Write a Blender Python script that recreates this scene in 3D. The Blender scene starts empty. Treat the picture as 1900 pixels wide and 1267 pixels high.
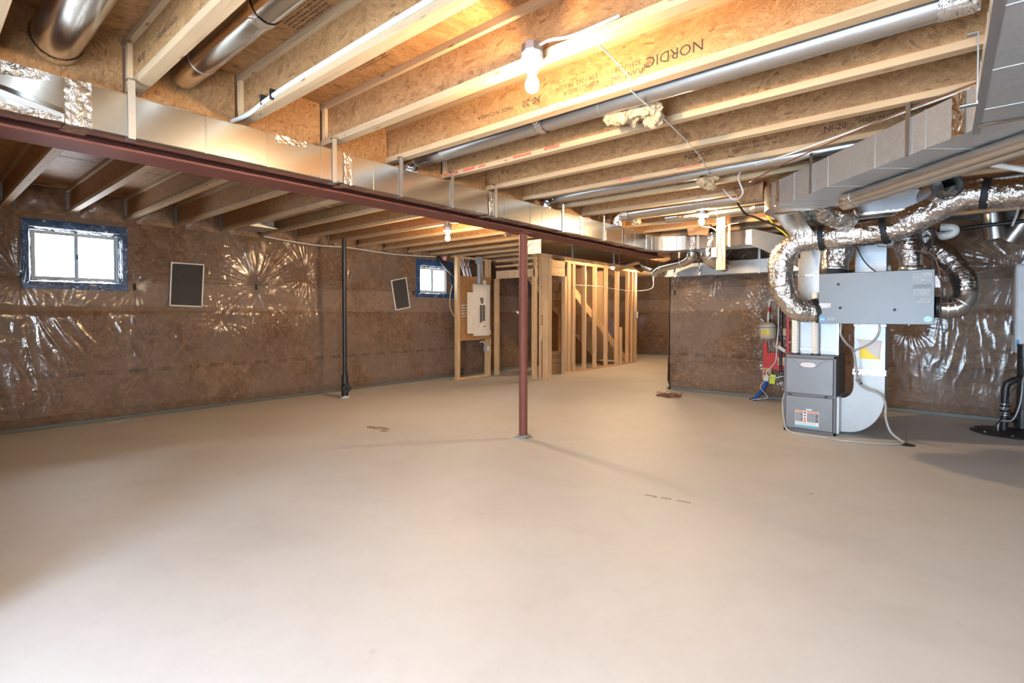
import bpy, bmesh, math, random
import numpy as np
from mathutils import Vector, Matrix, Quaternion
random.seed(7)
SC = bpy.context.scene
COL = SC.collection
R = math.radians
# ------------------------------------------------------------------ camera, world, lights, exposure
cam_d = bpy.data.cameras.new('camera')
cam = bpy.data.objects.new('camera', cam_d)
COL.objects.link(cam)
cam.location = (0, 0, 1.36)
cam.rotation_euler = (R(90 - 1.1252), 0, R(40.0136))
cam_d.sensor_width = 36.0
cam_d.lens = 18.033
cam_d.shift_y = -0.01742
cam_d.clip_start = 0.05
SC.camera = cam
SC.view_settings.view_transform = 'Standard'
SC.view_settings.look = 'None'
SC.view_settings.gamma = 1.0
SC.view_settings.use_curve_mapping = False
SC.view_settings.exposure = -0.06
SC.cycles.use_denoising = True
SC.cycles.sample_clamp_indirect = 6.0
SC.cycles.sample_clamp_direct = 0.0
SC.cycles.max_bounces = 10
SC.cycles.diffuse_bounces = 6
SC.cycles.glossy_bounces = 4
SC.cycles.caustics_reflective = False
SC.cycles.caustics_refractive = False
W = bpy.data.worlds.new('sky')
SC.world = W
W.use_nodes = True
W.node_tree.nodes['Background'].inputs[0].default_value = (0.86, 0.93, 1.0, 1)
W.node_tree.nodes['Background'].inputs[1].default_value = 26.0
BULB = 2400.0          # radiance of the bare bulbs
def area(name, loc, rot, sx, sy, power, col):
    d = bpy.data.lights.new(name, 'AREA')
    d.shape = 'RECTANGLE'; d.size = sx; d.size_y = sy; d.energy = power; d.color = col
    o = bpy.data.objects.new(name, d); COL.objects.link(o)
    o.location = loc; o.rotation_euler = rot
    return o
# daylight through the glazed patio door in the wall behind the camera
area('patio_daylight', (-0.8, -2.64, 1.10), (R(90), 0, 0), 1.9, 2.1, 415, (0.46, 0.71, 1.0))
for (y, z, sy, sz) in ((1.40, 2.055, .83, .58), (7.15, 2.055, .78, .51)):   # light portals in the two small windows
    p = area('window_portal', (-8.35, y, z), (R(90), 0, R(-90)), sy, sz, 1, (1, 1, 1)); p.data.cycles.is_portal = True
# added cool fill light for the right side, set in an invented opening
area('side_fill_light', (4.32, -1.45, 1.12), (R(90), 0, R(90)), 1.7, 1.9, 150, (0.72, 0.86, 1.0))

# ------------------------------------------------------------------ mesh helpers
class MB:
    def __init__(s): s.v = []; s.f = []
    def add(s, vs, fs):
        n = len(s.v); s.v += [tuple(p) for p in vs]; s.f += [tuple(i + n for i in f) for f in fs]; return s
    def box(s, x0, y0, z0, x1, y1, z1):
        x0, x1 = min(x0, x1), max(x0, x1); y0, y1 = min(y0, y1), max(y0, y1); z0, z1 = min(z0, z1), max(z0, z1)
        return s.add([(x0,y0,z0),(x1,y0,z0),(x1,y1,z0),(x0,y1,z0),(x0,y0,z1),(x1,y0,z1),(x1,y1,z1),(x0,y1,z1)],
                     [(0,3,2,1),(4,5,6,7),(0,1,5,4),(1,2,6,5),(2,3,7,6),(3,0,4,7)])
    def hexa(s, b, t):
        """bottom quad b and top quad t, both counter-clockwise seen from above"""
        return s.add(list(b) + list(t), [(0,3,2,1),(4,5,6,7),(0,1,5,4),(1,2,6,5),(2,3,7,6),(3,0,4,7)])
    def bar(s, p0, p1, w, h, up=(0,0,1)):
        """rectangular bar from p0 to p1: w across, h along up"""
        p0, p1 = Vector(p0), Vector(p1); d = (p1 - p0).normalized(); u = Vector(up)
        a = d.cross(u)
        if a.length < 1e-4: a = d.cross(Vector((1,0,0)))
        a.normalize(); u = a.cross(d).normalized(); a = a * w / 2; u = u * h / 2
        return s.hexa([p0-a-u, p0+a-u, p1+a-u, p1-a-u], [p0-a+u, p0+a+u, p1+a+u, p1-a+u])
    def tube(s, pts, r, n=12, cap=True):
        pts = [Vector(p) for p in pts]; m = len(pts)
        rs = r if isinstance(r, (list, tuple)) else [r] * m
        ts = []
        for i in range(m):
            a = pts[max(i-1, 0)]; b = pts[min(i+1, m-1)]; t = (b - a)
            ts.append(t.normalized() if t.length > 1e-9 else Vector((0,0,1)))
        x = ts[0].cross(Vector((0,0,1)))
        if x.length < 1e-3: x = ts[0].cross(Vector((0,1,0)))
        x.normalize(); V = []; F = []
        for i in range(m):
            if i: x = ts[i-1].rotation_difference(ts[i]) @ x
            y = ts[i].cross(x).normalized()
            for k in range(n):
                a = 2 * math.pi * k / n
                V.append(pts[i] + (x * math.cos(a) + y * math.sin(a)) * rs[i])
        for i in range(m - 1):
            for k in range(n):
                k2 = (k + 1) % n
                F.append((i*n+k, i*n+k2, (i+1)*n+k2, (i+1)*n+k))
        if cap:
            F.append(tuple(range(n))[::-1]); F.append(tuple((m-1)*n + k for k in range(n)))
        return s.add(V, F)
    def cyl(s, p0, p1, r, n=16, r2=None, cap=True): return s.tube([p0, p1], [r, r if r2 is None else r2], n, cap)
    def lathe(s, prof, c, n=20, axis=(0,0,1)):
        q = Vector((0,0,1)).rotation_difference(Vector(axis)); c = Vector(c); V = []; F = []
        for (r, z) in prof:
            for k in range(n):
                a = 2*math.pi*k/n; V.append(c + q @ Vector((r*math.cos(a), r*math.sin(a), z)))
        for i in range(len(prof)-1):
            for k in range(n):
                k2 = (k+1) % n; F.append((i*n+k, i*n+k2, (i+1)*n+k2, (i+1)*n+k))
        F.append(tuple(range(n))[::-1]); F.append(tuple((len(prof)-1)*n+k for k in range(n)))
        return s.add(V, F)
    def prism(s, poly, d):
        poly = [Vector(p) for p in poly]; d = Vector(d); n = len(poly)
        F = [tuple(range(n))[::-1], tuple(range(n, 2*n))]
        for k in range(n): F.append((k, (k+1) % n, n+(k+1) % n, n+k))
        return s.add(poly + [p + d for p in poly], F)
    def sheet(s, fn, nu, nv):
        V = [fn(i/nu, j/nv) for j in range(nv+1) for i in range(nu+1)]
        F = [(j*(nu+1)+i, j*(nu+1)+i+1, (j+1)*(nu+1)+i+1, (j+1)*(nu+1)+i) for j in range(nv) for i in range(nu)]
        return s.add(V, F)
    def blob(s, c, rx, ry, rz, amp=0.3, n=14, seed=0):
        rnd = random.Random(seed); ph = [rnd.uniform(0, 6.3) for _ in range(8)]; c = Vector(c); V = []; F = []; m = n // 2
        for j in range(m + 1):
            t = math.pi * j / m
            for k in range(n):
                a = 2*math.pi*k/n
                w = 1 + amp*(math.sin(3*a+ph[0]+2*t)*.5 + math.sin(5*a+ph[1]-3*t)*.4 + math.sin(4*t+ph[2]+a)*.5 + rnd.uniform(-.35,.35))
                V.append(c + Vector((rx*math.sin(t)*math.cos(a)*w, ry*math.sin(t)*math.sin(a)*w, rz*math.cos(t)*w)))
        for j in range(m):
            for k in range(n):
                k2 = (k+1) % n; F.append((j*n+k, (j+1)*n+k, (j+1)*n+k2, j*n+k2))
        return s.add(V, F)

ORG = {}
def org(p): return ORG.get(p.name, Vector((0,0,0))) if p is not None else Vector((0,0,0))
def link_mesh(name, me, mat, parent, o):
    if mat is not None: me.materials.append(mat)
    ob = bpy.data.objects.new(name, me); COL.objects.link(ob); ORG[ob.name] = o
    if parent is not None: ob.parent = parent
    return ob
def build(name, mb, mat, parent=None, smooth=False, bevel=0.0, loc=None, weld=False):
    """links the collected shape as ONE mesh object; shapes are given in room coordinates"""
    o = org(parent) if parent is not None else Vector(loc or (0,0,0))
    me = bpy.data.meshes.new(name)
    me.from_pydata([(p[0]-o.x, p[1]-o.y, p[2]-o.z) for p in mb.v], [], mb.f)
    bm = bmesh.new(); bm.from_mesh(me)
    if weld: bmesh.ops.remove_doubles(bm, verts=bm.verts, dist=1e-5)
    bmesh.ops.recalc_face_normals(bm, faces=bm.faces)
    bm.to_mesh(me); bm.free()
    ob = link_mesh(name, me, mat, parent, o)
    if parent is None: ob.location = o
    if smooth:
        me.polygons.foreach_set('use_smooth', [True]*len(me.polygons))
        if smooth != 'all': me.set_sharp_from_angle(angle=R(40))
    if bevel:
        b = ob.modifiers.new('edge', 'BEVEL'); b.width = bevel; b.segments = 2; b.limit_method = 'ANGLE'; b.angle_limit = R(50)
    return ob
def tag(o, label=None, cat=None, group=None, kind=None):
    if label: o['label'] = label
    if cat: o['category'] = cat
    if group: o['group'] = group
    if kind: o['kind'] = kind
    return o
def thing(name, label, cat, loc=(0,0,0), group=None, kind=None):
    o = bpy.data.objects.new(name, None); COL.objects.link(o); o.location = loc; o.empty_display_size = .1
    ORG[o.name] = Vector(loc); return tag(o, label, cat, group, kind)
def solo(name, mb, mat, label, cat, loc, group=None, **k): return tag(build(name, mb, mat, None, loc=loc, **k), label, cat, group)
def lettering(body, size, loc, rot, mat, parent, align='LEFT', stretch=1.0, name='lettering'):
    cu = bpy.data.curves.new('t', 'FONT'); cu.body = body; cu.size = size; cu.align_x = align; cu.align_y = 'CENTER'
    cu.resolution_u = 2
    ob = bpy.data.objects.new('t', cu); COL.objects.link(ob)
    me = bpy.data.meshes.new_from_object(ob.evaluated_get(bpy.context.evaluated_depsgraph_get()))
    bpy.data.objects.remove(ob); me.name = name; me.materials.clear()
    o = org(parent); M = Matrix.Translation(Vector(loc) - o) @ rot.to_matrix().to_4x4() @ Matrix.Diagonal((stretch,1,1,1))
    me.transform(M); return link_mesh(name, me, mat, parent, o)
def copy_tree(o, parent=None):
    c = o.copy(); COL.objects.link(c); ORG[c.name] = ORG.get(o.name, Vector((0,0,0)))
    if parent is not None: c.parent = parent
    for ch in list(o.children): copy_tree(ch, c)
    return c
from mathutils import Euler
FRONT = Euler((R(90), 0, 0))            # lettering on a face that looks towards -Y
FRONT180 = Euler((R(90), R(180), 0))    # the same, upside down
EAST = Euler((R(90), 0, R(90)))         # lettering on a face that looks towards +X
def curve_pts(P, n=8):
    """Catmull-Rom through P"""
    P = [Vector(p) for p in P]; Q = [P[0]*2-P[1]] + P + [P[-1]*2-P[-2]]; out = []
    for i in range(1, len(Q)-2):
        a, b, c, d = Q[i-1], Q[i], Q[i+1], Q[i+2]
        for k in range(n):
            t = k/n; out.append(0.5*((2*b)+(c-a)*t+(2*a-5*b+4*c-d)*t*t+(3*b-a-3*c+d)*t**3))
    out.append(P[-1]); return out
def cable(name, P, r, mat, parent=None, n=6, sub=7): return build(name, MB().tube(curve_pts(P, sub), r, n), mat, parent, smooth='all')

# ------------------------------------------------------------------ procedural materials
class G:
    def __init__(s, name):
        s.m = bpy.data.materials.new(name); s.m.use_nodes = True; s.t = s.m.node_tree; s.t.nodes.clear()
        s.out = s.t.nodes.new('ShaderNodeOutputMaterial')
    def n(s, typ, props=None, **k):
        nd = s.t.nodes.new('ShaderNode' + typ)
        for a, b in (props or {}).items(): setattr(nd, a, b)
        for key, val in k.items():
            sock = nd.inputs[int(key[1:])] if key[0] == 'i' and key[1:].isdigit() else nd.inputs[key.replace('_', ' ')]
            if isinstance(val, bpy.types.NodeSocket): s.t.links.new(val, sock)
            else: sock.default_value = val
        return nd
    def math(s, op, a, b=0.0, c=0.0): return s.n('Math', {'operation': op}, i0=a, i1=b, i2=c).outputs[0]
    def mix(s, f, a, b, blend='MIX'):
        a = (*a, 1) if isinstance(a, tuple) and len(a) == 3 else a; b = (*b, 1) if isinstance(b, tuple) and len(b) == 3 else b
        return s.n('Mix', {'data_type': 'RGBA', 'blend_type': blend}, i0=f, i6=a, i7=b).outputs[2]
    def ramp(s, f, stops):
        nd = s.n('ValToRGB', None, i0=f); cr = nd.color_ramp
        while len(cr.elements) < len(stops): cr.elements.new(0.5)
        for e, (p, c) in zip(cr.elements, stops):
            e.position = p; e.color = (*c, 1) if isinstance(c, tuple) else (c, c, c, 1)
        return nd.outputs[0]
    def coords(s, scale=(1,1,1), rnd=True, rot=(0,0,0), kind='Object'):
        v = s.n('TexCoord').outputs[kind]
        if rnd:
            q = s.n('ObjectInfo').outputs['Random']
            v = s.n('VectorMath', {'operation': 'ADD'}, i0=v, i1=s.n('CombineXYZ', None, X=s.math('MULTIPLY', q, 37.0), Y=s.math('MULTIPLY', q, 11.0), Z=0.0).outputs[0]).outputs[0]
        return s.n('Mapping', None, Vector=v, Rotation=rot, Scale=scale).outputs[0]
    def noise(s, v, scale, detail=3.0, rough=0.55, dist=0.0): return s.n('TexNoise', None, Vector=v, Scale=scale, Detail=detail, Roughness=rough, Distortion=dist)
    def bump(s, h, strength=0.3, dist=0.01): return s.n('Bump', None, Height=h, Strength=strength, Distance=dist).outputs[0]
    def bsdf(s, **k):
        b = s.n('BsdfPrincipled', None, **k); s.t.links.new(b.outputs[0], s.out.inputs[0]); s.b = b; return s.m
def plain(name, col, rough=0.5, metal=0.0, spec=0.5, var=0.06, scale=9.0, bump=0.0):
    g = G(name); v = g.coords(); nz = g.noise(v, scale)
    c = g.mix(nz.outputs[0], tuple(x*(1-var*2) for x in col), tuple(min(1, x*(1+var)) for x in col))
    k = {}
    if bump: k['Normal'] = g.bump(g.noise(v, scale*4).outputs[0], bump, 0.004)
    return g.bsdf(Base_Color=c, Roughness=rough, Metallic=metal, Specular_IOR_Level=spec, **k)
def osb(name, s, tone=1.0, rot=(0,0,0)):
    g = G(name); v0 = g.coords(rot=rot)
    w = g.noise(v0, 2.2, 2.0).outputs[1]
    v1 = g.n('VectorMath', {'operation': 'MULTIPLY_ADD'}, i0=w, i1=(.35,.35,.35), i2=v0).outputs[0]
    ca = None
    for i, (sc, rz) in enumerate(((s, .45), (tuple(x*1.35 for x in s), -.55))):
        mv = g.n('Mapping', None, Vector=v1, Rotation=(rz, rz, rz), Scale=sc).outputs[0]
        vo = g.n('TexVoronoi', {'feature': 'F1'}, Vector=mv, Scale=1.0)
        cr = g.ramp(g.n('SeparateColor', None, i0=vo.outputs['Color']).outputs[0],
            [(0, (.22*tone,.092*tone,.035*tone)), (.10, (.40*tone,.195*tone,.075*tone)), (.5, (.47*tone,.24*tone,.095*tone)), (.88, (.56*tone,.31*tone,.135*tone)), (1, (.32*tone,.147*tone,.055*tone))])
        if i == 0: ca, va = cr, vo
        else: ca = g.mix(g.ramp(g.noise(v0, 14.0).outputs[0], [(.42, 0.0), (.58, 1.0)]), ca, cr)
    fine = g.noise(g.n('Mapping', None, Vector=v1, Scale=tuple(x*6 for x in s)).outputs[0], 1.0, 4.0, .65).outputs[0]
    ca = g.mix(g.ramp(fine, [(.34, .85), (.5, 0.0)]), ca, (.13*tone,.062*tone,.028*tone))
    ca = g.mix(.15, ca, g.ramp(g.noise(v0, 1.3, 2.0).outputs[0], [(.3, (.37*tone,.195*tone,.07*tone)), (.7, (.50*tone,.29*tone,.12*tone))]))
    h = g.math('ADD', va.outputs['Distance'], g.math('MULTIPLY', fine, .6))
    return g.bsdf(Base_Color=ca, Roughness=.6, Specular_IOR_Level=.35, Normal=g.bump(h, .35, .004))
def lumber(name, axis, col=(.66,.47,.29), dark=(.47,.29,.15), knots=True):
    g = G(name); sc = [26, 26, 26]; sc['xyz'.index(axis)] = 1.3
    v = g.coords(tuple(sc)); v0 = g.coords()
    nz = g.noise(v, 1.0, 4.0, .6, .6).outputs[0]
    c = g.ramp(nz, [(.28, dark), (.45, col), (.75, tuple(min(1, x*1.18) for x in col))])
    c = g.mix(.45, c, g.ramp(g.noise(v0, 2.3, 2.0).outputs[0], [(.3, tuple(x*.82 for x in col)), (.7, tuple(min(1, x*1.12) for x in col))]))
    if knots:
        ks = [14, 14, 14]; ks['xyz'.index(axis)] = 4.0
        vo = g.n('TexVoronoi', {'feature': 'F1'}, Vector=g.coords(tuple(ks)), Scale=1.0)
        c = g.mix(g.ramp(vo.outputs['Distance'], [(.06, .85), (.13, 0.0)]), c, (.20,.09,.04))
    return g.bsdf(Base_Color=c, Roughness=.62, Specular_IOR_Level=.3, Normal=g.bump(nz, .18, .003))
def galv(name, col=(.70,.70,.68), rough=.27, wav=.30, spang=.35, dist=.02, freq=2.2, patch=0.0, metal=1.0):
    g = G(name); v = g.coords()
    vo = g.n('TexVoronoi', {'feature': 'F1'}, Vector=v, Scale=70.0)
    sp = g.n('SeparateColor', None, i0=vo.outputs['Color']).outputs[0]
    c = g.mix(g.math('MULTIPLY', sp, spang), col, tuple(x*.72 for x in col))
    sm = g.noise(v, 5.0, 4.0, .6).outputs[0]
    c = g.mix(g.ramp(sm, [(.55, 0.0), (.62, patch)]), c, tuple(x*.7 for x in col))
    rg = g.math('MULTIPLY_ADD', sp, .10*spang, g.math('MULTIPLY_ADD', sm, .10*min(1, patch*3), rough - .04))
    hb = g.noise(v, freq, 1.5, .4, .4).outputs[0]
    return g.bsdf(Base_Color=c, Metallic=metal, Roughness=rg, Normal=g.bump(hb, wav, dist))
def foil(name, col=(.80,.78,.75), rough=.20, sc=30.0, stretch=(1,1,1), strength=.8, dist=.012):
    g = G(name); v = g.coords(stretch)
    a = g.noise(v, sc, 3.0, .6, .8).outputs[0]; b = g.n('TexVoronoi', {'feature': 'F1'}, Vector=v, Scale=sc*.8).outputs['Distance']
    h = g.math('MULTIPLY_ADD', b, .5, a)
    return g.bsdf(Base_Color=col + (1,), Metallic=1.0, Roughness=rough, Normal=g.bump(h, strength, dist))
def glass():
    g = G('window_glass'); t = g.n('BsdfTransparent', None, Color=(.96,.98,1,1)); gl = g.n('BsdfGlossy', None, Roughness=.02)
    f = g.n('Fresnel', None, IOR=1.45); mx = g.n('MixShader', None, i0=f.outputs[0], i1=t.outputs[0], i2=gl.outputs[0])
    g.t.links.new(mx.outputs[0], g.out.inputs[0]); return g.m
def screen_mat():
    g = G('insect_mesh'); t = g.n('BsdfTransparent'); d = g.n('BsdfDiffuse', None, Color=(.10,.10,.10,1))
    mx = g.n('MixShader', None, i0=.55, i1=t.outputs[0], i2=d.outputs[0]); g.t.links.new(mx.outputs[0], g.out.inputs[0]); return g.m
def glow(name, col, s):
    g = G(name); e = g.n('Emission', None, Color=(*col, 1), Strength=s); g.t.links.new(e.outputs[0], g.out.inputs[0]); return g.m
def insulation(name, axis, rows, band, cw=1.0, ior=1.7, cb=.25):
    """brown batts behind clear polyethylene: the batts give the colour, the film the gloss coat"""
    g = G(name); v = g.coords(rnd=False); sep = g.n('SeparateXYZ', None, Vector=v); u = sep.outputs['XYZ'.index(axis)]; z = sep.outputs[2]
    a = g.noise(v, 2.6, 4.0, .6, .6).outputs[0]; b = g.noise(v, 11.0, 5.0, .68, 1.2).outputs[0]
    c = g.ramp(a, [(.25, (.085,.052,.034)), (.45, (.155,.094,.060)), (.6, (.23,.142,.090)), (.8, (.31,.205,.135))])
    c = g.mix(.55, c, g.ramp(b, [(.32, (.045,.029,.020)), (.48, (.155,.097,.063)), (.60, (.27,.168,.100)), (.76, (.46,.30,.18))]))
    c = g.mix(g.ramp(g.noise(v, 1.1, 3.0, .5, .8).outputs[0], [(.42, 0.0), (.60, .55)]), c, (.20,.155,.13))
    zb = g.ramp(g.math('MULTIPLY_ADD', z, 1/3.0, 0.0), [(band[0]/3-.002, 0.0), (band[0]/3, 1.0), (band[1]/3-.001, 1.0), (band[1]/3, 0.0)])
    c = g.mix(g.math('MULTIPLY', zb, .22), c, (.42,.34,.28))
    for (z0, per, fill, alpha) in rows:
        fr = g.math('FRACT', g.math('DIVIDE', u, per)); on = g.math('LESS_THAN', fr, fill)
        l = None
        for k, (dz, hh) in enumerate(((0.0, .009), (.017, .008), (.034, .009))):
            q = g.math('COMPARE', z, z0 + dz, hh/2); l = q if l is None else g.math('MAXIMUM', l, q)
        gl = g.math('GREATER_THAN', g.noise(g.n('Mapping', None, Vector=v, Scale=(1,1,.3)).outputs[0], 95.0, 1.0).outputs[0], .47)
        c = g.mix(g.math('MULTIPLY', g.math('MULTIPLY', on, l), g.math('MULTIPLY', gl, alpha)), c, (.015,.012,.012))
    fine = g.noise(v, 7.0, 3.0, .6, 1.5).outputs[0]
    return g.bsdf(Base_Color=c, Roughness=.75, Specular_IOR_Level=.15, Coat_Weight=cw, Coat_Roughness=.12, Coat_IOR=ior, Coat_Normal=g.bump(fine, cb, .02))
def concrete():
    g = G('concrete_slab'); v = g.coords(rnd=False)
    a = g.noise(v, .8, 5.0, .6, .3).outputs[0]; b = g.noise(v, 6.0, 6.0, .65).outputs[0]; e = g.noise(v, 140.0, 2.0).outputs[0]
    c = g.ramp(a, [(.3, (.585,.575,.565)), (.5, (.65,.645,.64)), (.7, (.69,.69,.69))])
    c = g.mix(.18, c, g.ramp(b, [(.3, (.52,.505,.49)), (.5, (.645,.64,.635)), (.7, (.71,.71,.71))]))
    sv = g.coords((5.0, 26.0, 1), rnd=False, rot=(0,0,.6)); s = g.noise(sv, 1.0, 5.0, .7, 1.5).outputs[0]
    c = g.mix(g.ramp(s, [(.63, 0.0), (.78, .35)]), c, (.45,.35,.27))
    st = g.noise(v, 2.7, 6.0, .75, .5).outputs[0]
    c = g.mix(g.ramp(st, [(.66, 0.0), (.74, .40)]), c, (.42,.31,.23))
    vo = g.n('TexVoronoi', {'feature': 'F1'}, Vector=v, Scale=2.1)
    c = g.mix(g.ramp(vo.outputs['Distance'], [(.016, .8), (.028, 0.0)]), c, (.14,.11,.09))
    h = g.math('MULTIPLY_ADD', e, .15, g.math('MULTIPLY_ADD', s, .5, b))
    return g.bsdf(Base_Color=c, Roughness=g.math('MULTIPLY_ADD', b, .25, .38), Specular_IOR_Level=.35, Normal=g.bump(h, .12, .006))
def primer(name='red_oxide_primer', col=(.165,.052,.036)):
    g = G(name); v = g.coords(); a = g.noise(v, 5.0, 5.0, .6).outputs[0]
    c = g.mix(a, tuple(x*.72 for x in col), tuple(x*1.25 for x in col))
    c = g.mix(g.ramp(g.noise(v, 16.0, 5.0, .7).outputs[0], [(.68, 0.0), (.76, .7)]), c, (.42,.30,.24))
    return g.bsdf(Base_Color=c, Roughness=.55, Specular_IOR_Level=.25, Normal=g.bump(a, .15, .004))
def blue_wrap():
    g = G('blue_flashing_film'); v = g.coords(rnd=False)
    a = g.noise(v, 9.0, 3.0, .6, 1.0).outputs[0]; b = g.noise(v, 30.0, 3.0, .6, .8).outputs[0]
    c = g.ramp(a, [(.3, (.010,.035,.11)), (.6, (.025,.10,.27)), (.8, (.12,.26,.48))])
    vo = g.n('TexVoronoi', {'feature': 'F1'}, Vector=v, Scale=11.0)
    c = g.mix(g.ramp(vo.outputs['Distance'], [(.12, .75), (.17, 0.0)]), c, (.55,.58,.62))
    return g.bsdf(Base_Color=c, Roughness=.22, Specular_IOR_Level=.7, Coat_Weight=.6, Coat_Roughness=.1, Normal=g.bump(g.math('ADD', a, g.math('MULTIPLY', b, .5)), .8, .02))
def pixels(name, base, ink, sx, sz, thr=.5):
    """a printed label whose small print cannot be read: rows of broken ink"""
    g = G(name); v = g.coords(rnd=False); sep = g.n('SeparateXYZ', None, Vector=v)
    row = g.math('GREATER_THAN', g.math('FRACT', g.math('MULTIPLY', sep.outputs[2], sz)), .5)
    gl = g.math('GREATER_THAN', g.noise(g.n('Mapping', None, Vector=v, Scale=(sx, sx, sz)).outputs[0], 1.0, 1.0).outputs[0], thr)
    return g.bsdf(Base_Color=g.mix(g.math('MULTIPLY', row, gl), base, ink), Roughness=.5)

M = dict(
    web=osb('osb_web', (17, 60, 42), .90), sub=osb('osb_subfloor', (28, 9, 28), .95), board=osb('osb_board', (40, 40, 40), 1.0),
    lx=lumber('pine_along_x', 'x'), ly=lumber('pine_along_y', 'y', (.62,.42,.235)), lz=lumber('pine_along_z', 'z', (.62,.42,.235)),
    lxs=lumber('pine_flange', 'x', (.50,.345,.20), (.34,.205,.105)),
    plyd=lumber('dark_plywood', 'y', (.30,.17,.075), (.17,.085,.035)), ply=lumber('plywood', 'y', (.52,.33,.17), (.36,.20,.09)),
    galv=galv('galvanised_sheet', (.72,.71,.67), .24, .22, .10, .03, 1.7), galvf=galv('galvanised_flat', (.62,.62,.61), rough=.36, wav=.12, spang=.35, patch=.25, metal=.72), galvr=galv('galvanised_round', (.62,.62,.61), .33, .08, .15, .02, 4.0),
    galvb=galv('galvanised_bright', (.50,.515,.53), .46, .1, .2), galvd=galv('galvanised_dull', (.36,.375,.39), .50, .06, .25), strap=galv('galvanised_strap', (.60,.61,.62), .42, .05, .2),
    foil=foil('foil_flex', (.76,.73,.70), .22, 22.0, (1,1,1), .95, .016), tape=foil('foil_tape', (.85,.83,.80), .18, 34.0, (1,1,1), .7, .008), dflex=foil('grey_flex', (.42,.40,.39), .26, 26.0, (1,1,1), .8, .012),
    steel=primer(), black=plain('black_abs', (.018,.018,.02), .38), blackm=plain('matte_black', (.012,.012,.013), .65), rubber=plain('black_rubber', (.02,.02,.02), .55),
    pvc=plain('white_pvc', (.74,.72,.68), .35), white=plain('white_plastic', (.82,.82,.80), .4), cablew=plain('white_cable', (.80,.78,.74), .45), vinyl=plain('white_vinyl', (.66,.74,.80), .38),
    conduit=plain('grey_conduit', (.33,.37,.40), .45), furnace=plain('furnace_grey', (.185,.185,.190), .42, .3), furnd=plain('furnace_trim', (.12,.12,.125), .45, .2),
    hrv=plain('brushed_cabinet', (.135,.142,.147), .42, .35, .5, .03), panel=plain('cream_panel', (.74,.70,.62), .42), paneld=plain('panel_seam', (.42,.39,.34), .5),
    bulb=glow('lamp_glow', (1.0, .69, .38), BULB), lampw=plain('lampholder', (.80,.78,.72), .4), glass=glass(), mesh=screen_mat(),
    ink=plain('black_ink', (.035,.028,.024), .8), inkb=plain('brown_ink', (.10,.065,.04), .8), red=plain('red_spray', (.75,.12,.08), .7), redtape=plain('red_sheathing_tape', (.62,.03,.025), .35), tank=plain('cream_tank', (.66,.58,.45), .38),
    yellow=plain('yellow_label', (.85,.65,.04), .5), lime=plain('lime_tag', (.70,.85,.05), .5), blue=plain('blue_pex', (.02,.12,.48), .35), sky=plain('blue_sticker', (.05,.33,.75), .4), teal=plain('green_sticker', (.25,.60,.52), .4),
    copper=plain('copper_pipe', (.55,.28,.17), .35, .9), wire=plain('brown_wire', (.20,.08,.05), .5), card=plain('cardboard', (.42,.26,.13), .75), paper=plain('white_paper', (.80,.78,.74), .7), pgrey=plain('printed_paper', (.62,.62,.64), .6),
    batt=plain('loose_batt', (.52,.38,.235), .95, 0, .1, .3, 14.0, .6), battd=plain('brown_batt', (.42,.26,.15), .95, 0, .1, .3, 14.0, .6), drywall=plain('kraft_board', (.56,.40,.24), .8),
    film=blue_wrap(), floor=concrete(), grey=plain('concrete_wall', (.30,.29,.28), .85), seal=plain('sill_gasket', (.14,.15,.14), .55), brick=plain('white_brick', (.80,.80,.80), .8), mortar=plain('mortar', (.45,.46,.48), .9),
    clear=plain('clear_hose', (.40,.40,.39), .2), warn=pixels('warning_print', (.80,.80,.80), (.06,.06,.06), 160, 70, .45), small=pixels('faint_print', (.40,.42,.44), (.20,.21,.22), 120, 60, .45), wpr=pixels('white_sticker', (.84,.82,.82), (.45,.30,.32), 140, 80, .5),
    pprint=pixels('panel_print', (.74,.70,.62), (.40,.38,.34), 150, 90, .55), orange=plain('orange_header', (.75,.18,.05), .5), cyan=plain('cyan_footer', (.05,.42,.62), .5), wh=plain('heater_white', (.72,.72,.73), .35))
M['wl'] = insulation('insulated_wall_y', 'Y', [(.600, .315, .62, .9), (1.765, .36, .7, .45)], (1.398, 1.79))
M['wf'] = insulation('insulated_wall_x', 'X', [(.625, .30, .62, .9)], (1.42, 1.80), .7, 1.45, .10)
M['wb'] = insulation('insulated_wall_far', 'X', [(.62, .30, .62, .5)], (1.40, 1.80))
def cut(name, col):
    return plain(name, col, .7)

# ------------------------------------------------------------------ the setting
ZJ, ZC = 2.56, 2.86                     # underside of joists, underside of subfloor
XL, YF, YB = -8.1, 8.9, 16.0            # left wall film, furnace wall film, far wall film
tag(build('floor', MB().box(-8.4, -4.3, -.12, 4.4, 16.4, 0), M['floor']), kind='structure')
ceiling = tag(build('ceiling', MB().box(-8.4, -4.3, ZC+.03, 4.4, 16.4, ZC+.08), M['sub']), kind='structure')
pm = None
for i in range(11):
    for j in range(9):
        x0 = -8.4 + i*1.22; y0 = -4.3 + j*2.44 - (1.22 if i % 2 else 0)
        if y0 > 16.2 or y0 < -6: continue
        if pm is None:
            ob = build('panel', MB().box(0, 0, 0, 1.217, 2.437, .02), M['sub'], ceiling); pm = ob
        else:
            ob = pm.copy(); COL.objects.link(ob)
        ob.location = (x0, y0, ZC)
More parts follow.
